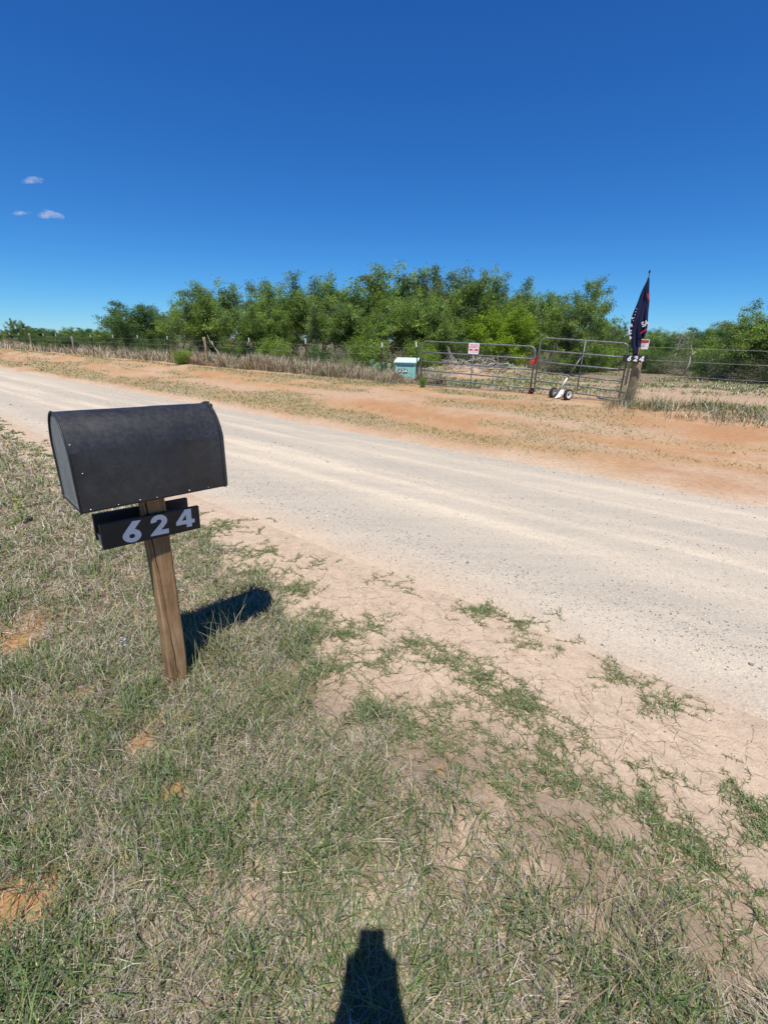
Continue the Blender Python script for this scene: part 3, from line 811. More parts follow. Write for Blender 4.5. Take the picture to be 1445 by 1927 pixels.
def build_mailbox():
    yaw = math.radians(46.0); tilt = -.022
    a = Vector((math.cos(yaw), math.sin(yaw), 0)); b = Vector((math.sin(yaw), -math.cos(yaw), 0)); up = Vector((0, 0, 1))
    a2 = a * math.cos(tilt) + up * math.sin(tilt); u2 = -a * math.sin(tilt) + up * math.cos(tilt)
    base = Vector((-1.075, 1.845, tz(-1.075, 1.845)))
    root = empty('mailbox', base, 0, 'large black arched mailbox on a leaning timber post with white numbers 624', 'mailbox')
    C = Vector((-1.028, 1.835, 1.041)) - base        # bottom centre of the box
    L, Wb, hs, top = .585, .267, .233, .133
    P = lambda l, w, h: C + a2 * l + b * w + u2 * h
    def prof(off=0.0, n=26):
        pts = [(Wb / 2 + off - .008, -off), (Wb / 2 + off, .008 - off)]
        t0 = .40
        for t in np.linspace(t0, math.pi - t0, n):
            pts.append(((Wb / 2 + off) * math.cos(t) / math.cos(t0), hs + (top + off) * (math.sin(t) - math.sin(t0)) / (1 - math.sin(t0))))
        pts += [(-Wb / 2 - off, .008 - off), (-Wb / 2 - off + .008, -off)]
        return pts
    def loft(mb, rings, close_first=False, close_last=False, crease=True):
        k = len(rings[0][1]); vs = []
        for (l, pr) in rings: vs += [P(l, w, h) for (w, h) in pr]
        fs = []
        for i in range(len(rings) - 1):
            for j in range(k): fs.append((i * k + j, i * k + (j + 1) % k, (i + 1) * k + (j + 1) % k, (i + 1) * k + j))
        if close_first: fs.append(tuple(range(k)))
        if close_last: fs.append(tuple((len(rings) - 1) * k + j for j in reversed(range(k))))
        mb.add(vs, fs, False)
    def shade(o, ang=18):
        me = o.data
        bm = bmesh.new(); bm.from_mesh(me)
        for f in bm.faces: f.smooth = True
        for e in bm.edges:
            if len(e.link_faces) == 2: e.smooth = e.calc_face_angle(0) < math.radians(ang)
        bm.to_mesh(me); bm.free()
        return o
    # slightly dented skin
    mb = MB(); rings = []
    for l in np.linspace(-L / 2, L / 2 - .016, 30):
        pr = []
        for q, (w, h) in enumerate(prof()):
            dn = .0016 * (vnoise(np.array([l * 14 + 3]), np.array([q * .45]), 77)[0] - .5)
            pr.append((w * (1 + dn * 4), h + dn * (h > .02)))
        rings.append((l, pr))
    inner = [(-L / 2, prof(-.0045)), (-L / 2 + .009, prof(-.0045))]
    loft(mb, [inner[1], inner[0]] + rings, True, True)
    box = shade(mb.build('box_shell', M['mailblack'], root))
    # end panel with a rolled rim
    mb = MB(); loft(mb, [(-L / 2 + .0075, prof(-.005)), (-L / 2 + .003, prof(-.006)), (-L / 2 + .0015, prof(-.014)), (-L / 2 + .0026, prof(-.018))], True, True)
    shade(mb.build('end_panel', M['mailend'], root), 10)
    mb = MB(); rp = [P(-L / 2 - .001, w, h) for (w, h) in prof(.0005, 30)]
    mb.tube(rp, .0032, 6); mb.build('rim', M['mailblack'], root)
    # door overlapping the road end
    mb = MB()
    loft(mb, [(L / 2 - .015, prof(.0008)), (L / 2 - .015, prof(.0026)), (L / 2 - .003, prof(.0026)), (L / 2 + .001, prof(-.001)), (L / 2 - .001, prof(-.012))], False, True)
    door = shade(mb.build('door', M['mailblack'], root), 25)
    mb = MB(); Mx = Matrix((a2, b, u2)).transposed()
    mb.box(P(L / 2 + .010, 0, hs + top - .016), (.016, .045, .026), Mx, .005); mb.box(P(L / 2 - .002, 0, hs + top + .003), (.022, .026, .007), Mx, .003)
    mb.build('handle', M['mailblack'], door)
    # screws along the lower edge, and two near the end rim
    for (l, h, r) in ((-.26, .013, .0033), (-.165, .012, .0022), (-.085, .014, .003), (-.02, .012, .002), (.115, .014, .0038), (.20, .012, .002), (-.262, .155, .0022), (-.281, .262, .003)):
        w = Wb / 2 if h < hs else Wb / 2 - .010
        mb = MB(); mb.lathe([(0.0001, .0024), (r * .7, .0021), (r, .0010), (r, -.002)], P(l, w, h), b, 10); mb.build('rivet', M['screw'], root)
    # timber post with a long drying crack
    z0, z1 = -.30, C.z - .002
    pa = (a * math.cos(.05) + b * math.sin(.05)).normalized(); pb = (b * math.cos(.05) - a * math.sin(.05)).normalized()
    hw = .0445; mb = MB(); rows = []
    for z in np.linspace(z0, z1, 70):
        f = (z - 0) / C.z; ctr = Vector((C.x * f + .004 * math.sin(z * 5), C.y * f, z))
        fr = np.clip((z - .02) / .15, 0, 1) * .9 + .1
        wv = hw * (1 + .02 * math.sin(z * 9) + .012 * (vnoise(np.array([z * 14]), np.array([0.]), 5)[0] - .5))
        cx = -.012 + .03 * (f - .2) * -1 + .002 * math.sin(z * 13) + .0013 * math.sin(z * 41); cw = (.0022 + .0012 * math.sin(z * 7 + 1)) * fr * (1.0 if f < .97 else .5)
        bv = .006
        pts = [(-wv + bv, wv), (cx - .012, wv), (cx - cw, wv - .0006), (cx, wv - .022 * fr), (cx + cw, wv - .0006), (cx + .012, wv), (wv - bv, wv), (wv, wv - bv), (wv, -wv + bv), (wv - bv, -wv), (-wv + bv, -wv), (-wv, -wv + bv), (-wv, wv - bv)]
        rows.append([ctr + pa * p + pb * q for (p, q) in pts])
    k = len(rows[0]); vs = [v for r in rows for v in r]; fs = []
    for i in range(len(rows) - 1):
        for j in range(k): fs.append((i * k + j, i * k + (j + 1) % k, (i + 1) * k + (j + 1) % k, (i + 1) * k + j))
    fs.append(tuple(reversed(range(k)))); fs.append(tuple((len(rows) - 1) * k + j for j in range(k)))
    mb.add(vs, fs, False); post = shade(mb.build('post', M['post'], root), 30)
    # number boards: one screwed to the front, one to the back of the post
    ba = (a * math.cos(-.045) + up * math.sin(-.045)).normalized(); bu = (up * math.cos(-.045) - a * math.sin(-.045)).normalized()
    def board(center, length, height, nside, digs, name='number_board'):
        Mx = Matrix((ba, b, bu)).transposed(); mb = MB()
        mb.box(center, (length, .019, height), Mx, .0015)
        bd = mb.build(name, M['board'], root)
        ax = ba * nside; o0 = Vector(center)
        for (ch, w, h, sc, ro) in digs:
            dg = link('digit', DIGITS[ch], None, bd)
            place_on(dg, o0, ax, bu, w, h, .0095 + .0014, sc, ro, 1.15)
        for sx in (-.02, .03):
            mb = MB(); mb.lathe([(0.0001, .0018), (.003, .0014), (.0034, 0)], o0 + b * nside * .0096 + ba * sx + bu * (height * .36), b * nside, 8); mb.build('screw', M['darkmetal'], bd)
        return bd
    fc = Vector((-1.028, 1.835, .930)) - base
    board(fc + b * .0545 + ba * -.030 + bu * -.031, .405, .110, 1, [('6', -.093, -.047, .094, -.06), ('2', .020, -.041, .092, -.03), ('4', .133, -.034, .086, -.02)])
    bb = board(fc - b * .057 - ba * .030 + bu * -.022, .395, .114, -1, [('6', -.10, -.042, .083, 0), ('2', 0, -.042, .083, 0), ('4', .10, -.042, .080, 0)])
    # thin white wedge at the end of the rear board
    mb = MB(); q = fc - b * .0465 - ba * .222 + bu * -.035
    vs = [q + bu * -.012, q + bu * -.072 + ba * .006, q + bu * -.070 + ba * .045 + b * .0, q + bu * -.012 + b * -.0012, q + bu * -.072 + ba * .006 - b * .0012, q + bu * -.070 + ba * .045 - b * .0012]
    mb.add(vs, [(0, 1, 2), (5, 4, 3), (0, 3, 4, 1), (1, 4, 5, 2), (2, 5, 3, 0)]); mb.build('white_wedge', M['vinyl'], bb)
    return root
build_mailbox()

# ---------------------------------------------------------------- gates, latch, signs
GL0, GL1 = Vector((1.08, 14.72, 0)), Vector((4.00, 12.72, 0))
GR0, GR1 = Vector((4.02, 12.46, 0)), Vector((5.72, 11.18, 0))
RAILS = [1.0, .752, .533, .324, .143, 0.0]

def build_gate(name, p0, p1, zb0, zb1, ht, stay, stay_from, label):
    p0 = Vector((p0.x, p0.y, zb0)); p1 = Vector((p1.x, p1.y, zb1))
    root = empty(name, (p0.x, p0.y, tz(p0.x, p0.y)), 0, label, 'gate', 'tube gates across the driveway')
    o = Vector(root.location); p0 = p0 - o; p1 = p1 - o
    ax = (p1 - p0); Lg = ax.length; ax.normalize(); up = Vector((0, 0, 1)); rc = .16; R = .021
    P = lambda u, v: p0 + ax * (u * Lg) + up * (v * ht)
    pts = [P(0, 0)]
    for (cx, sgn) in ((rc, 0), (Lg - rc, 1)):
        for t in np.linspace(0, math.pi / 2, 9):
            if sgn == 0: pts.append(p0 + ax * (rc - rc * math.cos(t)) + up * (ht - rc + rc * math.sin(t)))
            else: pts.append(p0 + ax * (Lg - rc + rc * math.sin(t)) + up * (ht - rc + rc * math.cos(t)))
    pts.append(P(1, 0))
    mb = MB(); mb.tube(pts, R, 10); mb.build('frame', M['gate'], root)
    for k, v in enumerate(RAILS[1:]):
        mb = MB(); sag = random.uniform(-.008, .004)
        mb.tube([P(.004, v), P(.25, v) + up * sag * .7, P(.5, v) + up * sag, P(.75, v) + up * sag * .7, P(.996, v)], R * .93, 8); mb.build('rail', M['gate'], root)
    n = ax.cross(up)
    mb = MB(); q = n * .0; top = stay_from
    mb.tube([P(stay, top) + n * .021, P(stay - .004, .5 * top) + n * .026, P(stay, 0) + n * .021], .0135, 8); mb.build('stay', M['gate'], root)
    return root, P, ax, n
zg = lambda p, e: tz(p.x, p.y) + e
lg, PL, axL, nL = build_gate('tube_gate', GL0, GL1, 1.68 - 14.72 * .0853, 1.68 - 12.72 * .1050, 1.27, .495, .752, 'longer grey tube gate with a red latch and small wheel at its end')
rg, PR, axR, nR = build_gate('tube_gate', GR0, GR1, 1.68 - 12.46 * .0893, 1.68 - 11.18 * .1090, 1.27, .53, 1.0, 'shorter grey tube gate hung on the round wooden post')
# n points ax x up : away or toward? make it face the road
def toward_road(n): return n if (n.x * ND[0] + n.y * ND[1]) < 0 else -n
nL = toward_road(nL); nR = toward_road(nR)
# latch lever
mb = MB(); Mx = Matrix((axL, nL, Vector((0, 0, 1)))).transposed()
c = PL(1.0, .70)
mb.box(c + axL * -.035 + nL * .03 + Vector((0, 0, -.02)), (.095, .035, .12), Mx, .012)
mb.box(c + axL * .06 + nL * .035 + Vector((0, 0, .05)), (.05, .03, .21), Mx, .012)
mb.tube([c + axL * -.03 + nL * .035, c + axL * .07 + nL * .04 + Vector((0, 0, .0))], .014, 8)
latch = mb.build('latch', M['red'], lg)
mb = MB()
for k in range(7): mb.tube([c + axL * (.03 + .004 * (k % 2)) + Vector((0, 0, -.05 - .03 * k)), c + axL * (.034 - .004 * (k % 2)) + Vector((0, 0, -.085 - .03 * k))], .006, 5)
mb.build('chain', M['screw'], lg)
# caster wheel at the free end
cw = PL(1.0, 0.0); gl_o = Vector(lg.location)
wz = tz(GL1.x, GL1.y) + .085 - gl_o.z
wc = Vector((cw.x, cw.y, wz)) + axL * .05 + nL * .02
mb = MB(); mb.lathe([(.022, -.022), (.06, -.024), (.078, -.02), (.085, -.008), (.085, .008), (.078, .02), (.06, .024), (.022, .022)], wc, (axL + nL * .8), 20)
whl = mb.build('wheel', M['rubber'], lg)
mb = MB(); mb.lathe([(.0005, -.026), (.02, -.026), (.022, -.018), (.022, .018), (.02, .026), (.0005, .026)], wc, (axL + nL * .8), 12); mb.build('hub', M['screw'], whl)
mb = MB(); mb.box(cw + nL * .035 + Vector((0, 0, .03)), (.085, .045, .17), Mx, .01); mb.box(wc + axL * -.035 + Vector((0, 0, .05)), (.02, .06, .12), Mx, .005); mb.build('wheel_bracket', M['red'], lg)
# hinge straps
for v in (.12, .86):
    mb = MB(); q = PR(1.0, v); mb.box(q + axR * .06, (.12, .03, .035), Matrix((axR, nR, Vector((0, 0, 1)))).transposed(), .004); mb.build('hinge', M['darkmetal'], rg)
mb = MB(); q = PL(0.0, .753); mb.tube([q, q - axL * .08, q - axL * .17 + nL * .02], .012, 6); mb.build('hinge', M['darkmetal'], lg)

def flat_sign(name, center, ax, up, w, h, label, cat, prints, bev=.012, thick=.003, sheet=None, group=None):
    root = empty(name, center, 0, label, cat, group)
    ax = Vector(ax).normalized(); up = Vector(up).normalized(); nr = ax.cross(up)
    lp = []
    for (sx, sy, a0) in ((1, 1, 0), (-1, 1, 90), (-1, -1, 180), (1, -1, 270)):
        for t in np.radians(np.linspace(a0, a0 + 90, 5)): lp.append((sx * (w / 2 - bev) + bev * math.cos(t), sy * (h / 2 - bev) + bev * math.sin(t)))
    o = link('sheet', curve_fill('sheet', [lp], thick), sheet or M['sign'], root); place_on(o, (0, 0, 0), ax, up)
    for (kind, data, x, y, size, mat, nm) in prints:
        if kind == 'text': me = text_mesh(data, size, .0006, size * .02)
        else:
            me = curve_fill(nm, [[(-data[0] / 2, -data[1] / 2), (data[0] / 2, -data[1] / 2), (data[0] / 2, data[1] / 2), (-data[0] / 2, data[1] / 2)]], .0012)
        q = link(nm, me, M[mat], root); place_on(q, (0, 0, 0), ax, up, x, y, thick / 2 + (.0009 if size < 1 or kind == 'rect' else .001) + (.0016 if nm in ('white_print', 'red_inset') else 0))
    return root
o = Vector(lg.location)
sc = o + PL(.495, .893) + nL * .027
flat_sign('private_property_sign', sc, axL, (0, 0, 1), .325, .305, 'white sign with red PRIVATE PROPERTY lettering wired to the longer gate', 'sign',
          [('text', 'PRIVATE', 0, .092, .062, 'signred', 'lettering'), ('text', 'PROPERTY', 0, .035, .062, 'signred', 'lettering'),
           ('rect', (.285, .05), 0, -.035, 1, 'signred', 'red_band'), ('rect', (.075, .03), 0, -.035, 1, 'sign', 'white_print'),
           ('rect', (.23, .012), 0, -.095, 1, 'signred', 'small_print'), ('rect', (.006, .1), -.14, -.065, 1, 'signred', 'border_line'), ('rect', (.006, .1), .14, -.065, 1, 'signred', 'border_line')])

# ---------------------------------------------------------------- trailer dolly parked at the gate
def build_dolly():
    wl = hit(1038.5, 749.0); wr = hit(1068.0, 752.0)
    A = Vector(wl); B = Vector(wr); mid = (A + B) / 2
    base = Vector((mid.x, mid.y, tz(mid.x, mid.y)))
    root = empty('trailer_dolly', base, 0, 'white hand trailer dolly with two black wheels leaning at the shorter gate', 'dolly')
    # axle roughly along the fence, turned a little toward the camera
    vw = Vector((mid.x, mid.y, 0)).normalized(); rgt = Vector((vw.y, -vw.x, 0)); ax = (rgt * .74 - vw * .67).normalized(); fw = Vector((-ax.y, ax.x, 0)); up = Vector((0, 0, 1))
    half = .235; Rw = .132
    for sgn in (-1, 1):
        c0 = ax * (half * sgn) + up * (Rw - .006)
        mb = MB(); prof_ = [(.062, -.04), (.085, -.046), (.112, -.044), (.124, -.034), (Rw, -.018), (Rw, .018), (.124, .034), (.112, .044), (.085, .046), (.062, .04)]
        mb.lathe(prof_, c0, ax, 28)
        for k in range(22):
            t = 2 * math.pi * k / 22
            for off in (-.024, .024):
                d_ = fw * math.cos(t + (off > 0) * .14) + up * math.sin(t + (off > 0) * .14)
                mb.box(c0 + d_ * (Rw - .003) + ax * off, (.026, .016, .014), Matrix((ax, d_.cross(ax), d_)).transposed())
        w = mb.build('wheel', M['rubber'], root)
        mb = MB(); mb.lathe([(.0005, -.012), (.03, -.012), (.05, -.03), (.086, -.040), (.088, -.047), (.084, -.048), (.052, -.03), (.026, -.022)], c0, -ax * sgn * -1 if sgn < 0 else -ax, 24)
        mb.lathe([(.026, .022), (.052, .03), (.084, .048), (.088, .047), (.086, .04)], c0, -ax if sgn > 0 else ax, 24)
        mb.lathe([(.088, .0465), (.082, .0495), (.055, .034), (.03, .024), (.024, .02)], c0, ax * sgn, 24)
        mb.build('rim', M['whitepaint'], w)
        mb = MB(); mb.lathe([(.028, .02), (.026, .032), (.016, .036), (.0005, .036)], c0, ax * sgn, 14); mb.build('hub_cap', M['darkmetal'], w)
    mb = MB(); mb.tube([ax * -.23 + up * .12, ax * .23 + up * .12], .02, 8); mb.build('axle', M['whitepaint'], root)
    # frame plate and tongue sloping down toward the road
    mb = MB()
    p = [rgt * -.02 + up * .21, rgt * .055 + up * .24, rgt * .11 + up * .13, rgt * -.10 - vw * .10 + up * .02, rgt * -.15 - vw * .10 + up * .03]
    q = [v + vw * .02 for v in p]
    mb.add(p + q, [(0, 1, 2, 3, 4), (9, 8, 7, 6, 5)] + [(i, 5 + i, 5 + (i + 1) % 5, (i + 1) % 5) for i in range(5)])
    mb.build('mount_plate', M['whitepaint'], root)
    mb = MB(); mb.tube([rgt * -.14 - vw * .10 + up * .045, rgt * -.08 - vw * .05 + up * .15, rgt * -.03 + up * .26], .022, 8); mb.build('lower_bracket', M['darkmetal'], root)
    top = rgt * .33 + vw * .08 + up * 1.0; low = rgt * -.03 + up * .24; mid_ = low + (top - low) * .40
    mb = MB(); mb.tube([low, mid_], .021, 10); mb.build('lower_pole', M['whitepaint'], root)
    mb = MB(); mb.tube([mid_ - (top - low) * .02, mid_ + (top - low) * .05], .026, 10); mb.tube([mid_, top], .0165, 10)
    mb.tube([top, top + rgt * .02 + up * .03], .016, 8); mb.build('upper_pole', simple('grey_steel', (.13, .13, .135), .4, .3, .3, 20), root)  # grey raised above the dark steel to stand in for the pole's highlight
    mb = MB(); hc = top + rgt * .02 + up * .02; mb.tube([hc - rgt * .13, hc + rgt * .13], .015, 10); hd = mb.build('handle', M['darkmetal'], root)
    for sgn in (-1, 1):
        mb = MB(); mb.tube([hc + rgt * sgn * .05, hc + rgt * sgn * .135], .020, 10); mb.build('grip', M['rubber'], hd)
    return root
build_dolly()

# ---------------------------------------------------------------- round gate post, number board, flag, danger sign
GP = Vector((5.97, 11.16, 0)); GP.z = tz(GP.x, GP.y)
def build_gate_post():
    root = empty('gate_post', GP, 0, 'thick round weathered wooden gate post with a 624 board on top', 'post')
    mb = MB(); pts = []; rad = []
    for z in np.linspace(-.3, .96, 22):
        pts.append((.012 * math.sin(z * 3), .008 * math.cos(z * 4), z)); rad.append(.102 * (1 + .03 * math.sin(z * 11) + .05 * (random.random() - .5)))
    mb.tube(pts, rad, 16); mb.build('trunk', M['oldpost'], root)
    fwd = Vector((-GP.x, -GP.y, 0)).normalized(); ax = Vector((-fwd.y, fwd.x, 0)) * -1
    ax = ax if ax.x > 0 else -ax
    ax = (ax + fwd * .12).normalized(); nr = ax.cross(Vector((0, 0, 1)))
    c = nr * .215 + Vector((0, 0, 1.03)) - ax * .045
    mb = MB(); mb.box(c, (.50, .02, .155), Matrix((ax, nr * -1, Vector((0, 0, 1)))).transposed(), .002); bd = mb.build('number_board', M['board'], root)
    for (ch, w, sc) in (('6', -.115, .118), ('2', .02, .118), ('4', .145, .118)):
        dg = link('digit', DIGITS[ch], None, bd); place_on(dg, c, ax, (0, 0, 1), w, -.056, .0115, sc, -.12)
    # strut plank behind the board carrying the flag pole
    mb = MB(); mb.box(Vector((0, 0, 1.08)) + nr * .125, (.045, .14, .40), Matrix((ax, nr * -1, Vector((0, 0, 1)))).transposed(), .004); mb.build('cleat', M['oldpost'], root)
    mb = MB(); mb.box(-ax * .155 + Vector((0, 0, .42)), (.055, .03, .98), Matrix((ax, nr * -1, Vector((0, 0, 1)))).transposed(), .003); mb.build('plank', simple('pale_new_lumber', (.55, .42, .27), .8, 0, .15, 20), root)
    return root, ax, nr
gp, gpax, gpn = build_gate_post()

def build_flag():
    ax = gpax; nr = gpn; up = Vector((0, 0, 1))
    base = GP + nr * .17 + ax * -.01 + up * 1.12
    root = empty('flag', base, 0, 'dark navy flag hanging limp and folded from a thin pole above the gate post', 'flag')
    tilt = ax * -.10
    def pole(h): return up * h + ax * (-.085 * h + .035) * 1.0 - nr * .0
    H = 1.72
    mb = MB(); mb.tube([pole(-.22), pole(H * .5), pole(H)], .0125, 8); pl = mb.build('pole', M['darkmetal'], root)
    mb = MB(); mb.lathe([(.0005, .05), (.012, .045), (.022, .025), (.022, .005), (.014, -.015)], pole(H), up, 12); mb.build('finial', M['rubber'], pl)
    # cloth: left fold falls long, right fold is a shorter loop; x measured along ax from the pole
    def fold(nm, prof_, zig, thick, mat, nrow=40):
        vs = []; k = len(zig)
        for i in range(nrow):
            f = i / (nrow - 1); z, xl, xr, dp = [float(np.interp(f, [p[0] for p in prof_], [p[j] for p in prof_])) for j in (1, 2, 3, 4)]
            for j, zz in enumerate(zig):
                u = j / (k - 1); x = xl + (xr - xl) * u
                vs.append(up * z + ax * (x + .006 * math.sin(z * 13 + j)) + nr * (dp * zz + .012 * math.sin(z * 7 + u * 5) * min(1, f * 3)))
        fs = [(i * k + j, i * k + j + 1, (i + 1) * k + j + 1, (i + 1) * k + j) for i in range(nrow - 1) for j in range(k - 1)]
        mb = MB(); mb.add(vs, fs, True); o = mb.build(nm, mat, root)
        md = o.modifiers.new('cloth_thickness', 'SOLIDIFY'); md.thickness = thick; md.offset = 0
        return o
    zig = [0, .55, 1.0, .75, .35, .6, .95, .6, .15]
    left = [(0, 1.62, -.115, -.10, .03), (.15, 1.42, -.165, -.07, .05), (.38, 1.08, -.235, -.015, .07), (.58, .78, -.285, .0, .075), (.72, .55, -.275, .0, .07), (.85, .32, -.19, .0, .06), (1.0, -.02, -.09, .03, .05)]
    right = [(0, 1.60, -.10, -.09, .02), (.3, 1.30, -.085, -.02, .045), (.6, .85, -.04, .05, .06), (.85, .52, .0, .085, .06), (.94, .42, .01, .085, .05), (1.0, .36, .02, .06, .03)]
    cl = fold('cloth', left, zig, .004, M['navy'])
    cr = fold('cloth', right, [.1, .45, .8, 1, .8, .5, .2], .004, M['navy'])
    # printed marks
    def strip(nm, pts, w, mat, out):
        vs = []; n_ = len(pts)
        for i, (x, z) in enumerate(pts):
            a_ = pts[max(0, i - 1)]; b_ = pts[min(n_ - 1, i + 1)]; tx, tz_ = b_[0] - a_[0], b_[1] - a_[1]; l_ = math.hypot(tx, tz_); nx, nz = -tz_ / l_ * w / 2, tx / l_ * w / 2
            for sg in (-1, 1): vs.append(ax * (x + sg * nx) + up * (z + sg * nz) + nr * out)
        mb = MB(); mb.add(vs, [(2 * i, 2 * i + 1, 2 * i + 3, 2 * i + 2) for i in range(n_ - 1)]); return mb.build(nm, mat, cr)
    strip('red_stripe', [(-.045, 1.29), (-.025, 1.23), (.0, 1.17)], .035, M['redcloth'], .075)
    strip('red_stripe', [(-.02, .46), (.03, .505), (.085, .56)], .03, M['redcloth'], .095)
    me = text_mesh('SA', .155, .0006, .004); tx = link('lettering', me, M['whitecloth'], cr); place_on(tx, up * .665 + ax * .035 + nr * .098, ax, up, 0, 0, 0, 1, .42, .8)
    for k in range(5):
        mb = MB(); q = up * (.98 - .062 * k) + ax * (-.205 - .004 * k) + nr * .088
        lp = [(.011 * (1 if i % 2 == 0 else .45) * math.cos(math.pi / 2 + i * math.pi / 5), .011 * (1 if i % 2 == 0 else .45) * math.sin(math.pi / 2 + i * math.pi / 5)) for i in range(10)]
        st_ = link('star', curve_fill('star', [lp], .001), M['whitecloth'], cl); place_on(st_, q, ax, up, 0, 0, 0, 1.2)
    for (pts) in ([(-.275, .62), (-.245, .66), (-.225, .60)], [(-.28, .56), (-.24, .50), (-.215, .53)], [(-.27, .50), (-.23, .44), (-.205, .47)], [(-.225, .40), (-.20, .33), (-.19, .38)], [(-.262, .80), (-.245, .77)]):
        o_ = strip('lettering', pts, .03, M['whitecloth'], .085); o_.parent = cl
    return root
build_flag()
c = GP + gpn * .02 + gpax * .0 + Vector((0, 0, 1.35))
flat_sign('danger_sign', c, (gpax + gpn * .1), Vector((0, 0, 1)) + gpax * .0, .33, .215, 'small white warning sign with a red band half hidden behind the flag', 'sign',
          [('rect', (.30, .062), 0, .062, 1, 'signblack', 'dark_band'), ('rect', (.27, .046), 0, .062, 1, 'signred', 'red_inset'), ('rect', (.20, .008), 0, .01, 1, 'signblack', 'small_print'), ('rect', (.16, .008), .01, -.02, 1, 'signred', 'small_print'), ('rect', (.16, .008), .01, -.05, 1, 'signblack', 'small_print')])

# ---------------------------------------------------------------- turquoise utility box
def build_box():
    fl = on_fence(743, 712, 12.75); base = Vector((fl[0], fl[1], 0)); base.z = tz(base.x, base.y)
    root = empty('utility_box', base, 0, 'faded turquoise plywood utility box with a sloping lid numbered 624', 'box')
    ax = Vector((.985, -.17, 0)).normalized(); dp = Vector((-ax.y, ax.x, 0)); up = Vector((0, 0, 1))
    Wd, D, hf, hb = .70, .66, .60, .70
    def slab(nm, pts, th, nrm, mat, par=root):
        p = [Vector(q) for q in pts]; q = [v + nrm * th for v in p]; n_ = len(p)
        mb = MB(); mb.add(p + q, [tuple(range(n_)), tuple(n_ + i for i in reversed(range(n_)))] + [(i, n_ + i, n_ + (i + 1) % n_, (i + 1) % n_) for i in range(n_)]); return mb.build(nm, mat, par)
    e = .018
    # front made of two boards split by a wandering crack
    crack = [(0, .27), (.16, .27), (.28, .265), (.44, .262), (.50, .25), (.57, .235), (.62, .215), (.70, .215)]
    lo = [ax * 0 + up * -.05, ax * Wd + up * -.05] + [ax * x + up * (z - .003) for (x, z) in reversed(crack)]
    hi = [ax * x + up * (z + .003) for (x, z) in crack] + [ax * Wd + up * hf, up * hf]
    slab('front_panel', lo, e, dp, M['teal']); fp = slab('front_panel', hi, e, dp, M['teal'])
    slab('back_panel', [dp * D + up * -.05, ax * Wd + dp * D + up * -.05, ax * Wd + dp * D + up * hb, dp * D + up * hb], e, -dp, M['teal'])
    for (x, nv) in ((0, ax), (Wd, -ax)):
        slab('side_panel', [ax * x + dp * e * 1.05 + up * -.05, ax * x + dp * (D - e * 1.05) + up * -.05, ax * x + dp * (D - e * 1.05) + up * (hb - .005), ax * x + dp * e * 1.05 + up * (hf + .002)], e, nv, M['teal'])
    sl = (dp * D + up * (hb - hf)).normalized(); nv = ax.cross(sl)
    lid0 = up * (hf + .008) - ax * .05 - sl * .06
    slab('lid', [lid0, lid0 + ax * (Wd + .10), lid0 + ax * (Wd + .10) + sl * (D + .16), lid0 + sl * (D + .16)], .028, nv, M['teallid'])
    for x in (.012, Wd - .05):
        slab('corner_trim', [ax * x - dp * .003 + up * .0, ax * (x + .04) - dp * .003, ax * (x + .04) - dp * .003 + up * (hf - .01), ax * x - dp * .003 + up * (hf - .01)], .014, -dp, M['teal'])
    c = ax * .265 + up * .345 - dp * .012
    mb = MB(); mb.box(c, (.32, .012, .125), Matrix((ax, dp, up)).transposed(), .001); bd = mb.build('number_board', M['board'], root)
    for (ch, w) in (('6', -.09), ('2', .008), ('4', .10)):
        dg = link('digit', DIGITS[ch], None, bd); place_on(dg, c, ax, up, w, -.05, .0075, .10, 0, 1.1)
build_box()

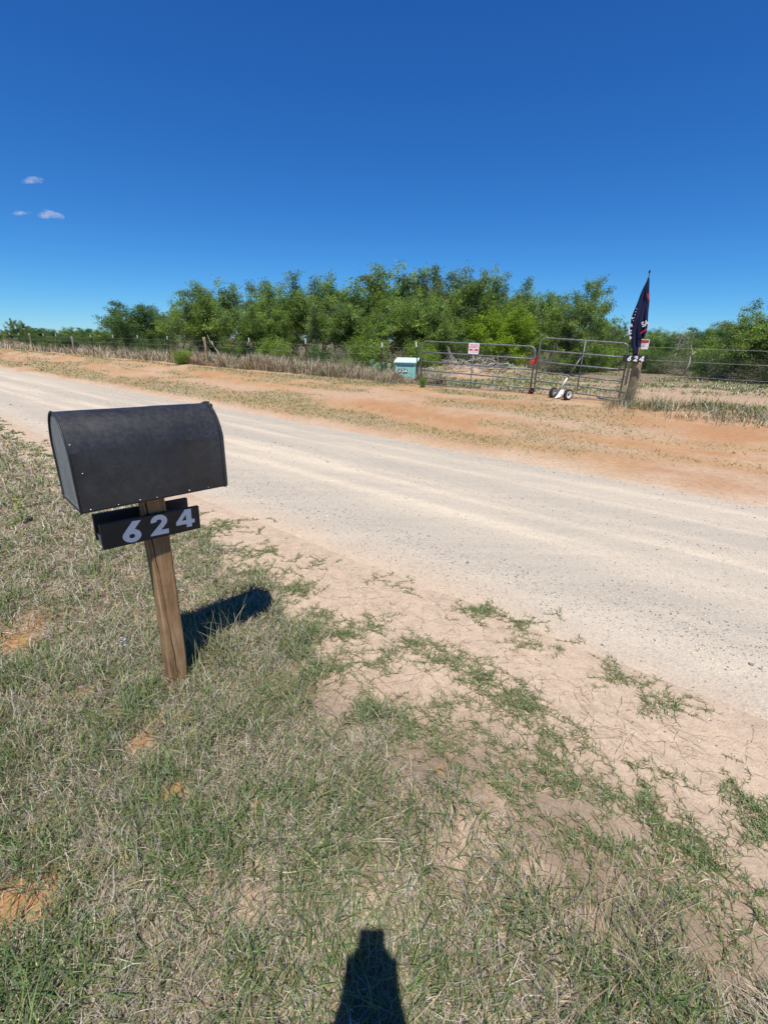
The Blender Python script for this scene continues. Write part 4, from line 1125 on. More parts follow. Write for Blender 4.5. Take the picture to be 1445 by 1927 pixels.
# ---------------------------------------------------------------- wire fences
def tpost_mesh(h):
    mb = MB(); mb.box((0, 0, h / 2 - .15), (.035, .006, h + .3)); mb.box((0, .018, h / 2 - .15), (.006, .030, h + .3))
    for k in range(14): mb.box((0, -.006, .12 + k * (h - .3) / 14), (.014, .008, .018))
    return mb.mesh('steel_post')
TP = tpost_mesh(1.28)
mb = MB(); mb.box((0, 0, 0), (.037, .009, .16)); mb.box((0, .018, 0), (.009, .032, .16)); CAP = mb.mesh('white_tip'); 
FANG = math.atan2(NS[1], NS[0])
def fence(name, posts, label, spans, heights):
    """posts: (s, kind, tilt_along, tilt_across, height)"""
    x0, y0 = from_ds(12.3, posts[0][0]); root = empty(name, (x0, y0, tz(x0, y0)), 0, label, 'fence', 'barbed wire fences along the road')
    O = Vector(root.location); pos = []
    for (s, kind, ta, tc, h) in posts:
        x, y = from_ds(12.3, s); z = tz(x, y); b = Vector((x, y, z)) - O
        R = Matrix.Rotation(FANG, 4, 'Z') @ Matrix.Rotation(ta, 4, 'Y') @ Matrix.Rotation(tc, 4, 'X')
        if kind == 't':
            o_ = link('steel_post', TP, M['tpost'], root); o_.matrix_local = Matrix.Translation(b) @ R @ Matrix.Diagonal((1, 1, h / 1.28, 1))
            c_ = link('white_tip', CAP, M['whitepaint'], o_); c_.location = (0, 0, 1.20)
        elif kind == 'w':
            mb = MB(); pts = [R @ Vector((.012 * math.sin(q * 9), .01 * math.cos(q * 7), q)) + b for q in np.linspace(-.3, h, 12)]
            mb.tube(pts, [.062 * (1 + .12 * (random.random() - .5)) for _ in pts], 9); mb.build('wooden_post', M['oldpost'] if h > 1.2 else M['bark'], root)
        pos.append((b, R))
    for hh in heights:
        mb = MB()
        for i in range(len(pos) - 1):
            p = pos[i][1] @ Vector((0, -.012, hh)) + pos[i][0]; q = pos[i + 1][1] @ Vector((0, -.012, hh)) + pos[i + 1][0]
            ln = (q - p).length; n_ = 8; sag = .004 * ln + random.uniform(0, .02)
            pts = [p + (q - p) * (k / n_) + Vector((0, 0, -sag * 4 * (k / n_) * (1 - k / n_))) for k in range(n_ + 1)]
            mb.tube(pts, .0025, 4, False)
            for k in range(int(ln / .14)):
                u = (k + .5) * .14 / ln; w = p + (q - p) * u + Vector((0, 0, -sag * 4 * u * (1 - u)))
                for sgn in (-1, 1):
                    v1 = w + Vector((random.uniform(-.01, .01), random.uniform(-.01, .01), sgn * .018))
                    mb.add([w + Vector((.003, 0, 0)), w - Vector((.003, 0, 0)), v1], [(0, 1, 2)])
        mb.build('wire', M['wire'], root)
    return root
def s_at(px, py=690): p = on_fence(px, py); return float(scoord(p[0], p[1]))
LP = [(s_at(788), 't', -.10, .02, 1.30), (s_at(717.5), 't', .01, 0, 1.24), (s_at(576.5), 't', .03, .02, 1.30), (s_at(471.5), 't', .03, 0, 1.30), (s_at(391), 'w', .02, .02, 1.28),
      (s_at(322), 't', .02, 0, 1.3), (s_at(268), 't', .05, .03, 1.3), (s_at(222), 't', .03, 0, 1.3), (s_at(182), 't', .04, .02, 1.32), (s_at(147), 'w', .0, 0, 1.15), (s_at(118), 't', .02, 0, 1.3), (s_at(95), 't', 0.03, 0, 1.3), (s_at(70), 'w', .03, 0, 1.3),
      (s_at(50), 't', .02, 0, 1.3), (s_at(34), 't', 0, 0, 1.3), (s_at(16), 't', .02, 0, 1.3), (s_at(0), 't', 0, 0, 1.3), (s_at(-16), 't', 0, 0, 1.3), (s_at(-30), 't', 0, 0, 1.3)]
fence('barbed_wire_fence', LP, 'barbed wire fence on white tipped steel posts running left of the turquoise box', None, [1.12, .88, .62, .34])
sg = float(scoord(GP.x, GP.y))
RP = [(sg + .1, 'none', 0, 0, 1.3), (sg + 7.2, 't', .02, 0, 1.36), (sg + 11, 't', 0, 0, 1.3), (sg + 15, 't', 0, 0, 1.3)]
fence('barbed_wire_fence', RP, 'barbed wire fence running right from the round wooden gate post', None, [1.30, 1.02, .70, .38])

# ---------------------------------------------------------------- trees and brush
def grow(seed, H, stems, lean, levels, nchild, leaf_n, leaf_len, pal, droop=.5, spread=.16, bare=0.0, start=.25, up_pull=.25, wig=.22, rad0=.075):
    rs = random.Random(seed); nr_ = np.random.default_rng(seed)
    wood = MB(); tips = []
    def branch(p, d, length, rad, lev):
        n = 6 if lev < 2 else 4
        pts = [p.copy()]; q = p.copy(); dd = d.copy()
        for k in range(n):
            dd = (dd + Vector((rs.gauss(0, wig), rs.gauss(0, wig), rs.gauss(0, wig * .7))) + Vector((0, 0, up_pull * (.35 if lev < levels - 1 else -.25)))).normalized()
            q = q + dd * (length / n); pts.append(q.copy())
        rads = [rad * (1 - .62 * k / n) for k in range(n + 1)]
        wood.tube(pts, rads, 6 if lev == 0 else (4 if lev < 3 else 3), False)
        if lev >= levels - 1:
            tips.append(pts); return
        nc = nchild[lev]
        for c in range(nc):
            f = start + (1 - start) * (c + rs.random()) / nc if lev == 0 else .2 + .8 * (c + rs.random()) / nc
            i = min(n - 1, int(f * n)); a = pts[i] + (pts[i + 1] - pts[i]) * (f * n - i)
            par = (pts[i + 1] - pts[i]).normalized(); o = par.orthogonal().normalized(); o = Matrix.Rotation(rs.uniform(0, 6.283), 3, par) @ o
            nd = (par * rs.uniform(.3, .9) + o * rs.uniform(.6, 1.1)).normalized()
            branch(a, nd, length * rs.uniform(.48, .72), rads[i] * .55, lev + 1)
        # leader continues
        branch(pts[-1], dd, length * .55, rads[-1] * .9, lev + 1)
    for sidx in range(stems):
        a = 6.283 * (sidx + rs.random() * .7) / stems
        d = Vector((math.cos(a) * lean, math.sin(a) * lean, 1)).normalized()
        branch(Vector((math.cos(a) * .06, math.sin(a) * .06, -.15)), d, H * rs.uniform(.46, .60), rad0 * H / 5, 0)
    # leaves
    LP_, LD_, LC_, LL_ = [], [], [], []
    pal = np.array(pal)
    for pts in tips:
        if rs.random() < bare: continue
        A = np.array([tuple(v) for v in pts]); m = int(leaf_n * rs.uniform(.55, 1.35))
        u = nr_.uniform(.1, 1.0, m) * (len(A) - 1); i = np.minimum(u.astype(int), len(A) - 2); fr = (u - i)[:, None]
        P = A[i] * (1 - fr) + A[i + 1] * fr + nr_.normal(0, spread, (m, 3)) * np.array([1, 1, .8])
        D = nr_.normal(0, 1, (m, 3)); D[:, 2] = D[:, 2] * .6 - droop; D /= np.linalg.norm(D, axis=1)[:, None]
        c = pal[nr_.integers(len(pal))] * nr_.uniform(.68, 1.35)
        LP_.append(P); LD_.append(D); LC_.append(c[None] * nr_.uniform(.8, 1.22, (m, 1))); LL_.append(nr_.uniform(.7, 1.3, m) * leaf_len)
    wm = wood.mesh('trunk')
    if not LP_: return wm, None
    P = np.concatenate(LP_); D = np.concatenate(LD_); C = np.concatenate(LC_); Ln = np.concatenate(LL_)[:, None]
    n = len(P); X = np.cross(D, nr_.normal(0, 1, (n, 3))); X /= np.linalg.norm(X, axis=1)[:, None] + 1e-9
    w = Ln * .30
    V = np.stack([P, P + D * Ln * .5 + X * w * .5, P + D * Ln, P + D * Ln * .5 - X * w * .5], 1).reshape(-1, 3)
    Q = np.arange(n * 4).reshape(-1, 4)
    lm = npmesh('crown', V, [Q], np.repeat(C, 4, 0))
    return wm, lm

LIGHT = [(.19, .285, .06), (.23, .33, .07), (.17, .26, .06), (.215, .305, .095)]
MID = [(.12, .195, .055), (.145, .225, .06), (.095, .16, .05)]
DARK = [(.06, .125, .045), (.08, .155, .05), (.065, .135, .055)]
LIME = [(.21, .32, .025), (.25, .36, .03), (.17, .28, .03)]
SILV = [(.13, .19, .08), (.16, .22, .10), (.11, .17, .07)]
VAR = {}
def variant(key, **kw):
    wm, lm = grow(**kw); VAR[key] = (wm, lm, kw['H'])
    wm.materials.append(M[kw.get('barkmat', 'bark')] if 'barkmat' in kw else M['bark'])
    if lm is not None: lm.materials.append(M['leaf'])
variant('mesq_a', seed=1, H=5.2, stems=3, lean=.38, levels=4, nchild=[5, 4, 3], leaf_n=105, leaf_len=0.135, pal=LIGHT + MID[:1], droop=.7, spread=0.13, start=.42)
variant('mesq_b', seed=2, H=5.2, stems=2, lean=.30, levels=4, nchild=[6, 4, 3], leaf_n=120, leaf_len=0.135, pal=LIGHT + SILV[:1], droop=.8, spread=0.13, start=.42)
variant('mesq_c', seed=3, H=5.2, stems=4, lean=.45, levels=4, nchild=[4, 4, 3], leaf_n=100, leaf_len=0.13, pal=MID + LIGHT[:2], droop=.6, spread=0.13, start=.42)
variant('mesq_tall', seed=4, H=5.8, stems=2, lean=.12, levels=4, nchild=[6, 4, 3], leaf_n=120, leaf_len=0.13, pal=LIGHT[:3] + SILV[:1], droop=.9, start=.42, spread=0.12)
variant('mesq_dark', seed=5, H=4.6, stems=4, lean=.5, levels=4, nchild=[4, 4, 3], leaf_n=110, leaf_len=0.13, pal=DARK + MID, droop=.4, start=.12, spread=0.14)
variant('mesq_open', seed=6, H=5.2, stems=2, lean=.34, levels=4, nchild=[5, 3, 3], leaf_n=130, leaf_len=0.13, pal=SILV + LIGHT[:1], droop=.9, spread=0.12, start=.42)
variant('lime', seed=7, H=3.8, stems=6, lean=.42, levels=4, nchild=[4, 4, 3], leaf_n=70, leaf_len=0.115, pal=LIME, droop=.1, start=.1, up_pull=.35, rad0=.045, spread=0.12)
variant('shrub_a', seed=8, H=1.9, stems=7, lean=.75, levels=3, nchild=[5, 4], leaf_n=75, leaf_len=.075, pal=MID + DARK, droop=.2, start=.08, spread=.10, rad0=.04)
variant('shrub_b', seed=9, H=1.6, stems=8, lean=.8, levels=3, nchild=[5, 4], leaf_n=70, leaf_len=.07, pal=LIGHT + LIME[:1], droop=.2, start=.08, spread=.10, rad0=.04)
variant('shrub_grey', seed=10, H=1.7, stems=8, lean=.7, levels=3, nchild=[6, 4], leaf_n=26, leaf_len=.055, pal=[(.15, .17, .10), (.18, .17, .12), (.12, .14, .08)], droop=.2, start=.08, spread=.10, bare=.3, rad0=.035)
variant('twigs', seed=11, H=3.4, stems=4, lean=.5, levels=4, nchild=[5, 4, 3], leaf_n=3, leaf_len=.08, pal=SILV, droop=.4, bare=.8, start=.1, rad0=.05)
VAR['twigs'][0].materials.clear(); VAR['twigs'][0].materials.append(M['deadwood'])
VAR['shrub_grey'][0].materials.clear(); VAR['shrub_grey'][0].materials.append(M['deadwood'])

def plant(key, name, px, Y, top_py, label, cat='tree', group=None, wide=1.0, rz=None, base_py=None):
    """px, top_py: where the crown's middle and top stand in the photograph, Y: distance forward in metres"""
    r0 = ray(px, 640); x = r0[0] / r0[1] * Y; z = tz(x, Y); rt = ray(px, top_py); ht = CAM_H + rt[2] / rt[1] * Y - z
    wm, lm, H = VAR[key]
    zmax = max((v.co.z for v in (lm or wm).vertices)) if key not in ZM else ZM[key]
    ZM[key] = zmax
    sc_ = ht / zmax
    root = empty(name, (x, Y, z), random.Random(int(px * 13 + Y * 7 + top_py)).uniform(0, 6.283) if rz is None else rz, label, cat, group)
    root.scale = (sc_ * wide, sc_ * wide, sc_)
    link('trunk', wm, None, root)
    if lm is not None: link('crown' if cat == 'tree' else 'foliage', lm, None, root)
    return root
ZM = {}
GT = 'mesquite trees behind the fence'
TREES = [
 ('mesq_dark', 'mesquite_tree', 262, 33, 562, 'dark rounded mesquite tree standing alone at the left end of the thicket', 1.15),
 ('mesq_b', 'mesquite_tree', 345, 30, 540, 'pale feathery mesquite tree beside the dark rounded tree', 1.0),
 ('mesq_tall', 'mesquite_tree', 440, 27, 523, 'dark drooping topped mesquite tree behind the wooden fence post', 1.25),
 ('mesq_a', 'mesquite_tree', 530, 28, 538, 'rounded light green mesquite tree behind the fence gap right of the first steel post', 1.0),
 ('mesq_c', 'mesquite_tree', 592, 26, 508, 'tall mesquite tree right behind the second steel post from the wooden post', .95),
 ('mesq_b', 'mesquite_tree', 655, 27, 520, 'leafy mesquite tree behind the small bright shrub in the dry grass', 1.0),
 ('mesq_tall', 'mesquite_tree', 738, 25, 494, 'tall mesquite tree behind the turquoise utility box', 1.35),
 ('mesq_a', 'mesquite_tree', 700, 22, 540, 'leafy mesquite tree standing behind the prickly pear cactus', .95),
 ('mesq_open', 'mesquite_tree', 820, 25, 490, 'tall open mesquite tree behind the hinge end of the longer gate', 1.0),
 ('mesq_tall', 'mesquite_tree', 905, 25, 497, 'tall narrow mesquite tree rising behind the PRIVATE PROPERTY sign', .85),
 ('lime', 'lime_green_tree', 950, 22.5, 560, 'bushy lime green tree behind the dirt heap and longer gate', 1.1),
 ('mesq_a', 'mesquite_tree', 985, 26, 524, 'mesquite tree behind the red gate latch, right of the lime green tree', .9),
 ('mesq_b', 'mesquite_tree', 1040, 23.5, 520, 'broad mesquite tree at the right end of the thicket behind the shorter gate', .82),
 ('mesq_c', 'mesquite_tree', 490, 24.5, 565, 'lower mesquite tree just behind the first steel post from the wooden post', 1.0),
 ('mesq_open', 'mesquite_tree', 620, 22.5, 560, 'open low mesquite tree between the second steel post and the prickly pear', 1.0),
 ('mesq_a', 'mesquite_tree', 785, 22, 535, 'leafy mesquite tree behind the turquoise box and the gate hinge', .95),
 ('mesq_c', 'mesquite_tree', 860, 22.5, 545, 'leafy front row mesquite tree just left of the PRIVATE PROPERTY sign', .95),
 ('mesq_b', 'mesquite_tree', 560, 32, 525, 'back row mesquite tree showing above the crowns left of the second steel post', 1.0),
 ('mesq_c', 'mesquite_tree', 770, 30, 515, 'back row mesquite tree showing above the turquoise box', 1.0),
 ('mesq_a', 'mesquite_tree', 860, 30, 530, 'back row mesquite tree showing above and left of the PRIVATE PROPERTY sign', 1.0),
 ('mesq_c', 'mesquite_tree', 1010, 31, 540, 'back row mesquite tree showing above the shorter gate', 1.0),
 ('mesq_dark', 'mesquite_tree', 400, 34, 560, 'dark mesquite tree behind the wooden fence post', 1.0),
 ('mesq_dark', 'mesquite_tree', 310, 38, 590, 'low dark mesquite tree behind the bright yellow green bush', 1.0),
 ('mesq_c', 'mesquite_tree', 1020, 22.5, 590, 'low mesquite tree directly behind the meeting ends of the two gates', 1.0),
 ('mesq_b', 'mesquite_tree', 1430, 19.5, 566, 'wide spreading mesquite tree behind the right fence with dark crooked trunk', 1.25),
 ('mesq_open', 'mesquite_tree', 1130, 34, 598, 'small thin leaved mesquite tree left of the flag pole beyond the gate', .9),
 ('mesq_open', 'mesquite_tree', 1165, 38, 603, 'small thin leaved mesquite tree hidden partly by the flag', .9),
 ('mesq_open', 'mesquite_tree', 32, 56, 597, 'small slim trunked tree standing out of the far brush along the left fence', .8),
]
for (k, nm, px, Y, tp, lb, wd) in TREES:
    plant(k, nm, px, Y, tp, lb or 'leafy light green mesquite tree within the thicket behind the wire fence', 'tree', GT, wd)
# lower wood further off, seen past the gate post and along the left fence
for i, (px, Y, tp) in enumerate([(1225, 40, 622), (1262, 42, 618), (1300, 40, 622), (1335, 38, 618), (1190, 44, 618), (1240, 33, 632), (1290, 31, 636), (1340, 30, 634), (1375, 28, 610), (1100, 40, 600), (1210, 52, 612), (1320, 50, 612), (1390, 36, 602)]):
    plant(['mesq_c', 'mesq_a', 'mesq_dark'][i % 3], 'mesquite_tree', px, Y, tp, 'low mesquite tree in the far brush line right of the gates', 'tree', 'far brush line right of the gates', 1.25)
plant('twigs', 'bare_tree', 1283, 36, 606, 'leafless grey twiggy tree above the far brush line right of the flag', 'tree', None, 1.2)
for i, (px, Y, tp) in enumerate([(-20, 62, 612), (10, 58, 618), (60, 60, 615), (85, 50, 615), (120, 46, 612), (150, 50, 622), (180, 44, 622), (205, 42, 618), (230, 46, 606), (-40, 70, 610), (75, 75, 612), (165, 70, 615), (30, 80, 618)]):
    plant(['mesq_dark', 'mesq_c', 'mesq_dark'][i % 3], 'mesquite_tree', px, Y, tp, 'low dark mesquite tree in the brush along the left fence', 'tree', 'brush along the far left fence', 1.3)

# shrubs: understorey of the thicket and bushes on the fence line
def bush(key, px, Y, top, label, group=None, wide=1.0, name='bush'): return plant(key, name, px, Y, top, label, 'bush', group, wide)
bush('shrub_b', 345, 23.2, 652, 'bright yellow green bush on the fence line left of the wooden post', None, 1.25)
bush('shrub_a', 118, 38, 622, 'dense dark green bush bulging over the far left fence line', None, 1.4)
bush('shrub_a', 225, 31, 650, 'green bush growing through the fence between two far steel posts', None, 1.0)
bush('shrub_b', 658, 17.9, 668, 'small bright green shrub rising from the dry grass behind the fence', None, .8)
US = [(470, 24, 640, 'shrub_a'), (520, 23, 625, 'shrub_b'), (565, 23.5, 640, 'shrub_grey'), (610, 21, 640, 'shrub_a'), (660, 20.5, 640, 'shrub_grey'), (700, 20.5, 620, 'shrub_b'), (740, 20.5, 640, 'shrub_grey'), (790, 20.5, 630, 'shrub_b'), (835, 21.5, 640, 'shrub_grey'), (880, 22, 630, 'shrub_a'), (930, 21.8, 650, 'shrub_grey'),
      (1000, 22, 645, 'shrub_grey'), (1050, 22.5, 640, 'shrub_grey'), (1090, 23.5, 630, 'shrub_a'), (1125, 25, 635, 'shrub_b'), (1150, 27, 640, 'shrub_a'), (430, 25, 630, 'shrub_grey'), (395, 27, 620, 'shrub_a'), (350, 29, 625, 'shrub_grey'), (300, 30, 625, 'shrub_a'),
      (1235, 25, 652, 'shrub_a'), (1275, 24, 655, 'shrub_grey'), (1315, 23, 650, 'shrub_grey'), (1355, 21, 648, 'shrub_a'), (1395, 19, 650, 'shrub_grey'), (1435, 18, 655, 'shrub_grey'), (1460, 18, 640, 'shrub_a'), (1215, 29, 645, 'shrub_b'), (1345, 27, 640, 'shrub_b'), (200, 34, 640, 'shrub_grey'), (165, 38, 638, 'shrub_grey'), (255, 30, 640, 'shrub_grey'), (60, 48, 630, 'shrub_a'), (20, 50, 632, 'shrub_grey')]
for (px, Y, tp, k) in US:
    lb = {'shrub_a': 'dark green bush in the undergrowth beneath the mesquite trees', 'shrub_b': 'light green bush in the undergrowth beneath the mesquite trees', 'shrub_grey': 'grey twiggy half bare bush in the undergrowth beneath the mesquite trees'}[k]
    where = ' behind the right fence' if px > 1180 else (' along the far left fence' if px < 260 else ' of the thicket')
    lb = lb.replace(' beneath the mesquite trees', where)
    bush(k, px, Y, tp, lb, {'shrub_a': 'dark undergrowth bushes', 'shrub_b': 'light green undergrowth bushes', 'shrub_grey': 'grey undergrowth bushes'}[k] + where, 1.2)
for (px, Y, tp) in [(640, 24, 585), (700, 24, 570), (560, 26, 600), (880, 24, 575), (830, 23.5, 590), (480, 27, 590)]:
    plant('twigs', 'bare_tree', px, Y, tp, 'pale grey dead branched tree inside the thicket behind the fence', 'tree', 'dead trees in the thicket', 1.1)
bush('shrub_grey', 1200, 10.7, 702, 'grey green weedy bush hiding the foot of the round gate post', None, .8)
bush('shrub_b', 800, 14.0, 704, 'small green weed clump at the hinge end of the longer gate', None, .45)

# brush pile: cut branches thrown on the dirt heap inside the gate
def build_pile():
    c0 = Vector((3.9, 18.7, tz(3.9, 18.7)))
    root = empty('brush_pile', c0, 0, 'heap of cut grey branches lying on the dirt mound inside the gate', 'brush pile')
    kinds = []
    for k in range(8):
        rs = random.Random(70 + k); mb = MB(); p = Vector((0, 0, 0)); d = Vector((1, 0, .05)); pts = [p.copy()]
        for q in range(7): d = (d + Vector((0, rs.gauss(0, .28), rs.gauss(0, .2)))).normalized(); p = p + d * .24; pts.append(p.copy())
        mb.tube(pts, [.032 * (1 - q / 9) for q in range(8)], 5)
        for q in (2, 3, 4, 5):
            e = Vector((.5, rs.choice((-1, 1)) * .6, rs.uniform(-.1, .7))).normalized(); mb.tube([pts[q], pts[q] + e * .25, pts[q] + e * .45 + Vector((.08, 0, .06))], [.016, .011, .005], 4)
        kinds.append(mb.mesh('branch'))
    for k in kinds: k.materials.append(M['deadwood'] if kinds.index(k) % 3 else M['bark'])
    for i in range(58):
        x = random.gauss(0, 1.15); y = random.gauss(0, .45); hgt = max(0, .30 - .14 * abs(x)) * random.random()
        o = link('branch', kinds[i % 8], None, root)
        o.location = (x, y, tz(c0.x + x, c0.y + y) - c0.z + .02 + hgt); o.rotation_euler = (random.uniform(0, 6.28), random.uniform(-.12, .10), random.uniform(0, 6.28)); s_ = random.uniform(.45, .8); o.scale = (s_, s_, s_)
build_pile()

# bleached dead limb leaning in the brush right of the flag
def limb(px0, py0, px1, py1, Y, label):
    def at(px, py): r = ray(px, py); return Vector((r[0] / r[1] * Y, Y, CAM_H + r[2] / r[1] * Y))
    a, b = at(px0, py0), at(px1, py1); root = empty('dead_branch', a, 0, label, 'branch')
    b = b - a; mb = MB(); mb.tube([Vector((0, 0, -.3)), b * .3 + Vector((.04, 0, .02)), b * .65 + Vector((-.05, .05, .03)), b], [.034, .03, .024, .012], 6); mb.build('stem', M['deadwood'], root)
    mb = MB(); mb.tube([b * .62, b * .85 + Vector((-.12, 0, .10)), b * 1.02 + Vector((-.2, .1, .25))], [.02, .014, .006], 5); mb.build('side_branch', M['deadwood'], root)
limb(1290, 692, 1309, 661, 20.5, 'bleached bare dead branch leaning in the brush right of the flag')
limb(413, 672, 398, 641, 22.2, 'pale broken branch leaning beside the wooden fence post')

# prickly pear at the fence
def cactus(px, py, Y, label, n=9, size=.2):
    r = ray(px, py); x = r[0] / r[1] * Y; z = tz(x, Y); root = empty('prickly_pear', (x, Y, z), 0, label, 'cactus', 'prickly pear cacti')
    me = bpy.data.meshes.get('pad')
    if me is None:
        bm = bmesh.new(); bmesh.ops.create_uvsphere(bm, u_segments=12, v_segments=8, radius=1)
        for v in bm.verts:
            q = v.co; wz = .62 + .38 * (q.z * .5 + .5); v.co = Vector((q.x * .42 * wz * 1.15, q.y * .07, q.z * .5 + .48))
        me = bpy.data.meshes.new('pad'); bm.to_mesh(me); bm.free(); smooth(me); me.materials.append(M['cactus'])
    ps = [(Vector((random.uniform(-.18, .18), random.uniform(-.1, .1), -.03)), random.uniform(-.4, .4)) for _ in range(3)]
    for i in range(n):
        b, t_ = ps[i] if i < len(ps) else ps[-1]
        s_ = size * random.uniform(1.3, 1.8); o = link('pad', me, None, root); rz = random.uniform(-1.2, 1.2)
        o.location = b; o.rotation_euler = (random.uniform(-.25, .25), t_, rz); o.scale = (s_, s_, s_)
        tip = b + Vector((math.sin(t_) * math.cos(rz), math.sin(t_) * math.sin(rz), math.cos(t_))) * s_ * .88
        ps.append((tip + Vector((random.uniform(-.03, .03), 0, 0)), t_ + random.choice((-1, 1)) * random.uniform(.3, .8)))
        if len(ps) > 5: ps.append(ps[random.randrange(len(ps) - 1)])
cactus(700, 690, 18.2, 'grey green prickly pear cactus behind the steel post left of the turquoise box', 14, .155)
cactus(722, 690, 17.6, 'smaller prickly pear cactus between the steel post and the turquoise box', 10, .14)
cactus(955, 690, 19.6, 'small prickly pear cactus on the dirt mound inside the gate', 7, .11)

# ---------------------------------------------------------------- small plants in the verge
LEAFM = leafy('weed_leaves', .3, .5)
def weed(px, py, n, ln, wd, col, label, elev=(.2, .9), height=0.0, name='weed', group=None, cat='weed', tipcol=None):
    p = hit(px, py) ; root = empty(name, (p[0], p[1], tz(p[0], p[1])), 0, label, cat, group)
    for i in range(n):
        f = i / max(1, n - 1); z = height * f; az = i * 2.4 + random.uniform(-.3, .3); e = random.uniform(*elev); L = ln * random.uniform(.7, 1.2) * (1 - .45 * f if height > 0 else 1)
        h = Vector((math.sin(az), math.cos(az), 0)); s_ = Vector((h.y, -h.x, 0)); up = Vector((0, 0, 1))
        pts = []
        for q in range(5):
            u = q / 4; ee = e - .7 * u; pts.append((h * math.cos(ee) + up * math.sin(ee)) * (L * u) + up * z)
        ws = [.25, .8, 1, .7, .05]; V = []
        for q in range(5): V += [pts[q] - s_ * wd * ws[q] * .5 + up * .1 * wd * ws[q], pts[q] + s_ * wd * ws[q] * .5 + up * .1 * wd * ws[q]]
        c = np.array(col if (tipcol is None or f < .5) else tipcol) * random.uniform(.8, 1.2)
        me = npmesh('leaf', np.array([tuple(v) for v in V]), [np.array([(2 * q, 2 * q + 1, 2 * q + 3, 2 * q + 2) for q in range(4)])], np.repeat(c[None], 10, 0), True)
        link('leaf', me, LEAFM, root)
    if height > 0:
        mb = MB(); mb.tube([(0, 0, -.01), (.004, 0, height * .5), (0, .004, height)], [.004, .003, .0015], 5); mb.build('stem', M['cactus'], root)
    return root
weed(45, 985, 26, .075, .018, (.12, .20, .04), 'yellow green leafy spike plant in the grass left of the mailbox', (.5, 1.1), .24, 'spike_plant', None, 'plant', (.34, .38, .05))
for (px, py) in ((262, 1300), (235, 1515)): weed(px, py, 3, .055, .026, (.13, .22, .06), 'small flat broad leafed weed in the grass near the mailbox post foot', (.05, .5), 0, 'weed', 'broad leafed weeds near the post')
for (px, py) in ((85, 1790), (215, 1745), (245, 1830), (18, 1830), (160, 1760)): weed(px, py, 4, .05, .024, (.10, .19, .05), 'small broad leafed weed in the grass below the orange soil patch', (.2, .9), 0, 'weed', 'broad leafed weeds by the soil patch')
weed(600, 1590, 4, .03, .012, (.22, .28, .05), 'tiny yellow green weed sprouting in matted grey grass', (.2, .9), 0, 'weed')
def flowers():
    p = hit(240, 1240); root = empty('wildflowers', (p[0], p[1], tz(p[0], p[1])), 0, 'tiny pale violet wildflowers in the grass just left of the mailbox post', 'flower')
    for i in range(9):
        x, y = random.gauss(0, .05), random.gauss(0, .05); h = random.uniform(.07, .14)
        mb = MB(); mb.tube([(x, y, -.01), (x + .006, y, h * .6), (x + .008, y - .004, h)], .0011, 4); st = mb.build('stem', M['cactus'], root)
        mb = MB(); c = Vector((x + .008, y - .004, h))
        for k in range(5):
            t_ = k * 1.2566; u = Vector((math.cos(t_), math.sin(t_), .35)); v = Vector((-math.sin(t_), math.cos(t_), 0)); mb.add([c, c + u * .003 + v * .002, c + u * .0055, c + u * .003 - v * .002], [(0, 1, 2, 3)])
        mb.build('blossom', MV, st)
MV = simple('violet_petal', (.45, .45, .75), .6, 0, .1, 30)
flowers()

def seed_grass():
    """taller stalks with seed heads beside the post"""
    P, L, Wd, A, E0, E1, C = [], [], [], [], [], [], []
    for (px, py, n, sp, lm) in ((400, 1225, 75, .10, .30), (350, 1275, 40, .05, .22), (560, 1330, 60, .12, .16), (250, 1250, 30, .12, .18), (60, 1150, 60, .2, .26), (340, 1080, 60, .2, .25), (1260, 1790, 50, .12, .2), (1180, 1750, 50, .12, .2), (1050, 1700, 50, .1, .16)):
        c = flat(px, py)
        for _ in range(n):
            x = c[0] + random.gauss(0, sp); y = c[1] + random.gauss(0, sp * .6); z = tz(x, y); l = lm * random.uniform(.6, 1.25); a = random.uniform(0, 6.283); e = random.uniform(.9, 1.5)
            P.append((x, y, z)); L.append(l); Wd.append(random.uniform(.0016, .003)); A.append(a); E0.append(e); E1.append(e - random.uniform(.15, .8)); C.append(random.choice([(.26, .26, .12), (.40, .34, .20), (.16, .22, .07), (.36, .30, .22)]))
    me = blade_mesh('seed_head_grass', np.array(P), np.array(L), np.array(Wd), np.array(A), np.array(E0), np.array(E1), np.array(C), 4)
    tag(link('seed_head_grass', me, M['grass']), 'taller thin grass stalks standing in loose tufts on the verge', 'grass', kind='stuff')
seed_grass()

def white_blooms():
    pts = []
    me = bpy.data.meshes.new('blooms'); mb = MB()
    for (px, py, n, sx) in ((1380, 737, 26, 1.1), (1300, 733, 5, .5), (1435, 745, 8, .5)):
        h = hit(px, py)
        for _ in range(n):
            x = h[0] + random.gauss(0, sx); y = h[1] + random.gauss(0, .45); z = tz(x, y) + random.uniform(.08, .16); r = random.uniform(.010, .020)
            mb.lathe([(.0005, 0), (r, .006), (r * .7, .014), (.0005, .016)], (x, y, z), (0, -.3, 1), 6)
    o = mb.build('white_flowers', M['vinyl']); tag(o, 'scattered tiny white flowers on the weedy ground behind the right fence', 'flowers', kind='stuff')
white_blooms()

